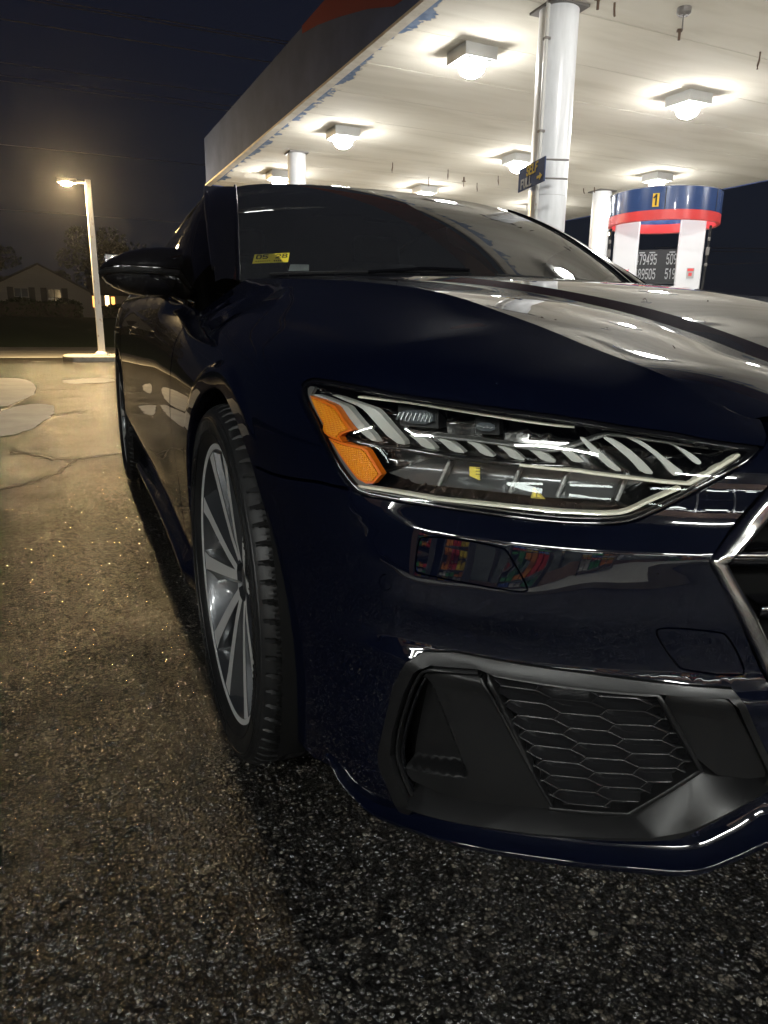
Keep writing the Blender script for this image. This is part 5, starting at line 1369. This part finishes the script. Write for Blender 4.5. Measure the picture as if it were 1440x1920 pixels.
# --- grille with chrome surround
gr = Panel()
for sd in BOTH:
    gr.sheet(inset(grille_o, -.004)[:], off=-.05, ds=.03, dz=.03, sides=(sd,), flange=0)
gr = gr.build('grille', M['void'], car)
gpath = grille_o[1:-1]
ch = Panel()
for sd in BOTH:
    p = np.array(resamp([(0, .716)] + chaikin(gpath, 1, False, .12) + [(0, .338)], .008, False))
    cin = np.array([(.0, .69), (.28, .69), (.44, .688), (.46, .684), (.511, .640), (.545, .617), (.549, .609), (.537, .585), (.509, .537), (.488, .501), (.405, .375), (.385, .362), (0, .356)])
    u = np.linspace(0, 1, 150)
    def al(P_):
        P_ = np.array(P_); k = np.concatenate([[0], np.cumsum(np.linalg.norm(np.diff(P_, axis=0), axis=1))]); return P_, k / k[-1]
    # match the two outlines corner by corner
    o_k = [(0, .716), (.462, .714), (.480, .708), (.573, .613), (.408, .345), (0, .338)]
    i_k = [(0, .692), (.440, .690), (.456, .685), (.550, .609), (.388, .364), (0, .358)]
    A_ = np.array(resamp(o_k, .001, False)); 
    rows_o = []; rows_i = []
    for q in range(5):
        n_ = [24, 4, 24, 40, 24][q]
        for k in range(n_ + (q == 4)):
            f_ = k / n_
            rows_o.append(np.array(o_k[q]) * (1 - f_) + np.array(o_k[q + 1]) * f_); rows_i.append(np.array(i_k[q]) * (1 - f_) + np.array(i_k[q + 1]) * f_)
    ro = np.array(rows_o); ri = np.array(rows_i)
    sec = []
    for f_, o in ((0, -.012), (0, .002), (.10, .007), (.30, .009), (.5, .006), (.62, .008), (.85, .004), (1., -.004), (1.0, -.03)):
        q = ro * (1 - f_) + ri * f_; sec.append(S(q[:, 0], q[:, 1], o, sd))
    ch.grid(np.stack(sec, 1), flip=(sd > 0))
ch.build('grille_surround', M['chrome'], gr)
for k, z0 in enumerate((.655, .607, .545, .485, .425)):
    hw = float(np.interp(z0, [.364, .609, .69], [.385, .548, .45])) - .004
    P = Panel()
    for sd in BOTH:
        u = np.linspace(0, hw, 30)
        P.grid(np.stack([S(u, z0 + a + 0 * u, b + 0 * u, sd) for a, b in ((.013, -.045), (.012, -.014), (.004, -.010), (-.006, -.012), (-.008, -.045))], 1), flip=(sd < 0) ^ True)
    sl_ = P.build('grille_slat', M['gloss'], gr)
    P = Panel()
    for sd in BOTH:
        P.grid(np.stack([S(u, z0 + a + 0 * u, b + 0 * u, sd) for a, b in ((.0125, -.016), (.0115, -.0085), (.008, -.0075), (.0055, -.0095), (.005, -.016))], 1), flip=(sd < 0) ^ True)
    P.build('slat_chrome', M['chrome'], sl_)
for k in range(9):
    s0 = .06 * k + .03
    for sd in BOTH:
        if s0 < .44: strip([(s0, .37), (s0, .68)], .006, -.028, .02, (sd,), rnd=0).build('grille_post', M['gloss'], gr)

# --- door mirrors
for sd in BOTH:
    m_ = np.array([sd, 1, 1])
    xs_ = [.832, .86, .90, .95, 1.0, 1.04, 1.062, 1.074]
    zt = [1.098, 1.099, 1.097, 1.091, 1.078, 1.060, 1.046, 1.032]
    zs_ = [1.030, 1.031, 1.032, 1.033, 1.034, 1.033, 1.031, 1.026]      # seam: cap / lower strip
    zb = [.955, .952, .948, .947, .955, .972, .986, 1.004]
    yf = [1.05, 1.035, 1.02, 1.015, 1.02, 1.04, 1.065, 1.10]
    yb = [1.20, 1.205, 1.21, 1.212, 1.21, 1.20, 1.185, 1.155]
    rows = []
    for x, a, b, c, f, g in zip(xs_, zt, zs_, zb, yf, yb):
        r_ = []
        for k in range(28):
            th = 2 * math.pi * k / 27
            ry = (g - f) / 2; cy = (g + f) / 2
            cz = b - .004; rz_ = (a - cz) if math.sin(th) > 0 else (cz - c)
            e = .75
            r_.append((x, cy - ry * math.copysign(abs(math.cos(th)) ** e, math.cos(th)), cz + rz_ * math.copysign(abs(math.sin(th)) ** e, math.sin(th))))
        rows.append(r_)
    mir = Panel().grid(np.array(rows) * m_, flip=(sd < 0))
    cap_ = np.array(rows[-1]).mean(0)
    tip = np.array([rows[-1], [tuple(np.array(q) * .25 + cap_ * .75 + np.array([.004, 0, 0])) for q in rows[-1]]])
    mir.grid(tip * m_, flip=(sd < 0))
    inn = np.array([[tuple(np.array(rows[0]).mean(0))] * 28, rows[0]]); mir.grid(inn * m_, flip=(sd < 0))
    mir = mir.build('door_mirror', M['gloss'], car)
    MB().tube([tuple(np.array((x, f - .002, z - .014)) * m_) for x, f, z in zip(xs_, yf, zs_)], .010, 8).build('signal_strip', M['satin'], mir)
    MB().tube([tuple(np.array((x, f - .003, z + .002)) * m_) for x, f, z in zip(xs_, yf, zs_)], .003, 6).build('cap_seam', M['gloss'], mir)
    MB().tube([tuple(np.array(q) * m_) for q in ((.81, 1.14, .935), (.85, 1.13, .955), (.89, 1.12, .972))], [.05, .035, .03], 12).build('mirror_stalk', M['gloss'], mir)
    MB().box(tuple(np.array((.955, 1.211, 1.03)) * m_), (.2, .006, .10)).build('mirror_glass', M['chrome2'], mir, bevel=.02)

# --- wheels
R0, XO = .356, .115
def tyre_mesh():
    na = 864; V = []
    prof = [(.262, -.095), (.274, -.108), (.282, -.116), (.296, -.123), (.312, -.127), (.324, -.1275), (.334, -.1255), (.340, -.123), (.3405, -.121), (.346, -.117), (.3515, -.109), (.3545, -.100)]
    tr = [-.094, -.088, -.082, -.076, -.071, -.0695, -.0605, -.059, -.045, -.03, -.0255, -.0245, -.0155, -.0145, 0]
    prof2 = prof + [(.3556 if i < 5 else R0, x) for i, x in enumerate(tr)]
    full = prof2 + [(r, -x) for r, x in prof2[-2::-1]]
    a = np.arange(na) * 2 * math.pi / na
    rows = []
    for r, x in full:
        rr = np.full(na, r)
        ax = abs(x)
        if ax in (.0695, .0605) or (.0605 <= ax <= .0695): rr -= .008
        elif .0155 <= ax <= .0245: rr -= .008
        if .069 < ax < .112 and r > .345:                       # shoulder grooves and sipes
            ph = (np.arange(na) + int((ax - .07) * 135)) % 12
            rr = rr - np.where(ph < 2, .0065, 0) - np.where(((ph == 5) | (ph == 8)) & (ax < .098), .0035, 0)
        if .026 < ax < .058:
            ph = (np.arange(na) + int(ax * 390)) % 12
            rr = rr - np.where(ph < 2, .005, 0)
        if .288 < r < .335 and .12 < ax:                        # raised side-wall bands
            rr = rr
        rows.append(np.stack([np.full(na, x), rr * np.cos(a), rr * np.sin(a)], 1))
    X = np.array(rows); n = len(full)
    F = [(i * na + k, i * na + (k + 1) % na, (i + 1) * na + (k + 1) % na, (i + 1) * na + k) for i in range(n - 1) for k in range(na)]
    return X.reshape(-1, 3), F
TV, TF = tyre_mesh()
def rot_x(p, a): return (p[0], p[1] * math.cos(a) - p[2] * math.sin(a), p[1] * math.sin(a) + p[2] * math.cos(a))
def make_wheel():
    # outer face towards -X
    prof = [(.283, -.108), (.2835, -.111), (.281, -.1125), (.270, -.1115), (.266, -.107), (.262, -.098), (.258, -.06), (.245, .02), (.245, .10), (.275, .11)]
    wh = MB().lathe(prof, n=120, axis='X', cap=False).build('wheel', M['alloy'], car, angle=40)
    ty = mk('tyre', TV, TF, M['rubber'], wh, angle=38)
    for r_, w_ in ((.3005, .0016), (.329, .0016), (.3335, .0012)):
        xx = float(np.interp(r_, [.282, .296, .312, .324, .334], [-.116, -.123, -.127, -.1275, -.1255]))
        MB().tube([(xx - .0004, r_ * math.cos(k * math.pi / 60), r_ * math.sin(k * math.pi / 60)) for k in range(121)], w_, 5).build('sidewall_ring', M['rubber'], wh)
    # raised blocks standing for the moulded lettering band
    rng = random.Random(4)
    for a0_ in (20, 140, 260):
        a = a0_; mb = MB()
        while a < a0_ + 62:
            da = rng.uniform(1.8, 3.2); r1, r2 = .305, .3235
            q = [(-.1262, r_ * math.cos(math.radians(t_)), r_ * math.sin(math.radians(t_))) for r_, t_ in ((r1, a), (r1, a + da * .32), (r2, a + da * .32 + .4), (r2, a + .4))]
            mb.add(q + [(x - .0022, y, z) for x, y, z in q], [(4, 5, 6, 7), (0, 1, 5, 4), (1, 2, 6, 5), (2, 3, 7, 6), (3, 0, 4, 7)])
            a += da
        mb.build('sidewall_relief', M['rubber'], wh)
    MB().lathe([(.2830, -.1105), (.2815, -.1132), (.2705, -.1122), (.2685, -.1105)], n=120, axis='X', cap=False).build('rim_lip', M['machined'], wh, angle=40)
    # five pairs of blades; each blade twists so its machined face catches light on one edge
    for k in range(5):
        A = math.radians(90 + 72 * k + 18)
        for sgn in (-1, 1):
            st = []                                            # straight blade from hub to rim: centre, width, face x
            er = np.array([math.cos(A), math.sin(A)]); et = np.array([-math.sin(A), math.cos(A)])
            for f_ in (0, .2, .4, .6, .8, 1.):
                c_ = er * (.040 + .2235 * f_) + et * sgn * (.013 + .074 * f_)
                st.append((c_, .038 + .026 * f_ + .02 * max(0, f_ - .8) / .2, -.080 - .030 * f_ ** .8))
            V = []; F = []
            for i, (c_, wd, fx) in enumerate(st):
                t_ = st[min(i + 1, 5)][0] - st[max(i - 1, 0)][0]; t_ = t_ / np.linalg.norm(t_); n_ = np.array([-t_[1], t_[0]])
                for o, x in ((-.5, fx + .012), (-.46, fx + .001), (-.42, fx), (.12, fx), (.16, fx + .002), (.5, fx + .024), (.45, fx + .050), (-.45, fx + .050)) if sgn < 0 else ((-.5, fx + .024), (-.16, fx + .002), (-.12, fx), (.42, fx), (.46, fx + .001), (.5, fx + .012), (.45, fx + .050), (-.45, fx + .050)):
                    q = c_ + n_ * wd * o; V.append((x, q[0], q[1]))
            for i in range(5):
                for j in range(8):
                    F.append((i * 8 + j, i * 8 + (j + 1) % 8, (i + 1) * 8 + (j + 1) % 8, (i + 1) * 8 + j))
            F.append(tuple(range(8))); F.append(tuple(40 + j for j in range(8)))
            sp_ = mk('spoke', V, F, M['alloy'], wh, angle=14)
            bm = bmesh.new(); bm.from_mesh(sp_.data); bmesh.ops.recalc_face_normals(bm, faces=bm.faces); bm.to_mesh(sp_.data); bm.free()
            sp_.data.set_sharp_from_angle(angle=math.radians(14))
            sp_.data.materials.append(M['machined'])
            for p in sp_.data.polygons:
                cx = np.mean([[V[v][0]] for v in p.vertices])
                if len(p.vertices) == 4 and all((v % 8) in (2, 3) for v in p.vertices): p.material_index = 1
        # web between the two blades near the rim and shield near the hub
        a1_ = A
        pl_ = [(.055, -14), (.11, -12), (.155, -12), (.17, 0), (.155, 12), (.11, 12), (.055, 14)]
        MB().prism([(r_ * math.cos(a1_ + math.radians(t_)), r_ * math.sin(a1_ + math.radians(t_))) for r_, t_ in pl_], -.058, -.03, lambda u, v, h: (h, u, v)).build('spoke_web', M['alloy'], wh)
        MB().lathe([(.009, -.066), (.009, -.05)], (0, .066 * math.cos(a1_), .066 * math.sin(a1_)), 8, 'X').build('wheel_bolt', M['chrome2'], wh)
    MB().lathe([(.0, -.074), (.030, -.073), (.034, -.069), (.040, -.064), (.075, -.058), (.078, -.03), (.078, .02)], n=40, axis='X', cap=False).build('hub', M['alloy'], wh, angle=30)
    MB().lathe([(.072, .012), (.19, .012), (.19, .042), (.072, .042)], n=64, axis='X', cap=False).build('brake_disc', M['disc'], wh)
    cal = MB()
    pts = []
    for k in range(9):
        a = math.radians(-36 + 9 * k); pts.append(a)
    V = []; F = []
    for a in pts:
        for r_, x in ((.125, -.018), (.215, -.018), (.222, .0), (.222, .06), (.125, .06)):
            V.append((x, r_ * math.cos(a), r_ * math.sin(a)))
    for i in range(8):
        for j in range(5): F.append((i * 5 + j, i * 5 + (j + 1) % 5, (i + 1) * 5 + (j + 1) % 5, (i + 1) * 5 + j))
    F += [tuple(range(5)), tuple(40 + j for j in range(5))]
    MB().add(V, F).build('brake_caliper', M['caliper'], wh)
    return wh
wheel0 = make_wheel()
def place_wheel(w_, x, y, turn=0):
    w_.location = (x, y, .356); w_.rotation_euler = (turn, 0, 0 if x < 0 else math.pi)
kids = list(wheel0.children)
place_wheel(wheel0, -.822, 0, math.radians(8))
for (x, y, tr_) in ((.822, 0, .3), (-.826, 2.926, 1.0), (.826, 2.926, .6)):
    w2 = inst(wheel0, car)
    for k_ in kids: inst(k_, w2)
    place_wheel(w2, x, y, tr_)

# --- a few rain beads left on the paint
def beads():
    rng = np.random.default_rng(3); V = []; F = []
    sph = [(math.cos(a) * math.cos(b), math.sin(a) * math.cos(b), math.sin(b)) for b in (0, .55, 1.05) for a in np.linspace(0, 2 * math.pi, 7)[:-1]] + [(0, 0, 1)]
    def put(p, n, r):
        n = Vector(n).normalized(); q = n.to_track_quat('Z', 'Y'); b = len(V)
        for v in sph: V.append(tuple(Vector(p) + q @ Vector((v[0] * r, v[1] * r, v[2] * r * .55))))
        for i in range(2):
            for k in range(6): F.append((b + i * 6 + k, b + i * 6 + (k + 1) % 6, b + i * 6 + 6 + (k + 1) % 6, b + i * 6 + 6 + k))
        for k in range(6): F.append((b + 12 + k, b + 12 + (k + 1) % 6, b + 18))
    hm_ = hood.data; nv = len(hm_.vertices)
    for k in rng.integers(0, nv, 70):
        v = hm_.vertices[int(k)]
        if v.co.x < .1: put(v.co, v.normal, float(rng.uniform(.0007, .0019)))
    for k in range(70):
        s_ = float(rng.uniform(.58, 1.30)); z_ = float(rng.uniform(.47, .77))
        if inpoly([(s_, z_)], F_HL)[0]: continue
        p = S(np.array([s_]), np.array([z_]), 0., -1)[0]; n = SNv(np.array([s_]), np.array([z_]), 0., -1)[0]
        put(p, n, float(rng.uniform(.0006, .0017)))
    return V, F
bv, bf = beads()
tag(mk('rain_beads', bv, bf, mat('water', (1, 1, 1), .02, 0, .5, trans=1., ior=1.33), car, smooth=True), kind='stuff')

# --- loose grit and two fallen leaves near the front wheel
rng = np.random.default_rng(9); V = []; F = []
ico = [(0, 0, 1), (.9, 0, .3), (.28, .85, .3), (-.73, .53, .3), (-.73, -.53, .3), (.28, -.85, .3), (.7, .5, -.5), (-.3, .8, -.5), (-.8, 0, -.5), (-.3, -.8, -.5), (.7, -.5, -.5)]
icf = [(0, 1, 2), (0, 2, 3), (0, 3, 4), (0, 4, 5), (0, 5, 1), (1, 6, 2), (2, 6, 7), (2, 7, 3), (3, 7, 8), (3, 8, 4), (4, 8, 9), (4, 9, 5), (5, 9, 10), (5, 10, 1), (1, 10, 6)]
for k in range(520):
    x = rng.uniform(-3.2, .6); y = rng.uniform(-1.9, 2.2)
    if rng.uniform() < .55: x = rng.uniform(-1.9, .3); y = rng.uniform(-1.3, -.5)
    r = rng.uniform(.0012, .0042) * (1.5 if rng.uniform() < .06 else 1); a = rng.uniform(0, 6.28); b = len(V)
    sx_, sy_, sz_ = r * rng.uniform(.8, 1.5), r * rng.uniform(.7, 1.2), r * rng.uniform(.45, .8)
    for p in ico:
        px, py = p[0] * sx_, p[1] * sy_
        V.append((x + px * math.cos(a) - py * math.sin(a), y + px * math.sin(a) + py * math.cos(a), sz_ * .5 + .001 + p[2] * sz_))
    F += [tuple(i + b for i in f) for f in icf]
gm = mat('grit_stone', (.10, .09, .075), .5); t = NT(gm)
t.l(t.ramp(t.noise(t.co(1), 60, 2), [(.35, (.045, .042, .036)), (.65, (.19, .17, .14))]), t.b.inputs['Base Color'])
tag(mk('loose_grit', V, F, gm), 'loose grey grit and small stones scattered over the asphalt', 'grit', kind='stuff')
# ------------------------------------------------------------------ added haze volume, stands in for camera glare round the lamps
hz = MB().box((0, 105, 8.2), (520, 470, 18.8)).build('haze', None)
hm = bpy.data.materials.new('glare_haze'); hm.use_nodes = True
for n in list(hm.node_tree.nodes):
    if n.type == 'BSDF_PRINCIPLED': hm.node_tree.nodes.remove(n)
pv = hm.node_tree.nodes.new('ShaderNodeVolumePrincipled'); pv.inputs['Density'].default_value = .00034; pv.inputs['Anisotropy'].default_value = .90
pv.inputs['Color'].default_value = (.9, .92, 1, 1)
hm.node_tree.links.new(pv.outputs[0], [n for n in hm.node_tree.nodes if n.type == 'OUTPUT_MATERIAL'][0].inputs['Volume'])
hz.data.materials.append(hm); hz['kind'] = 'stuff'
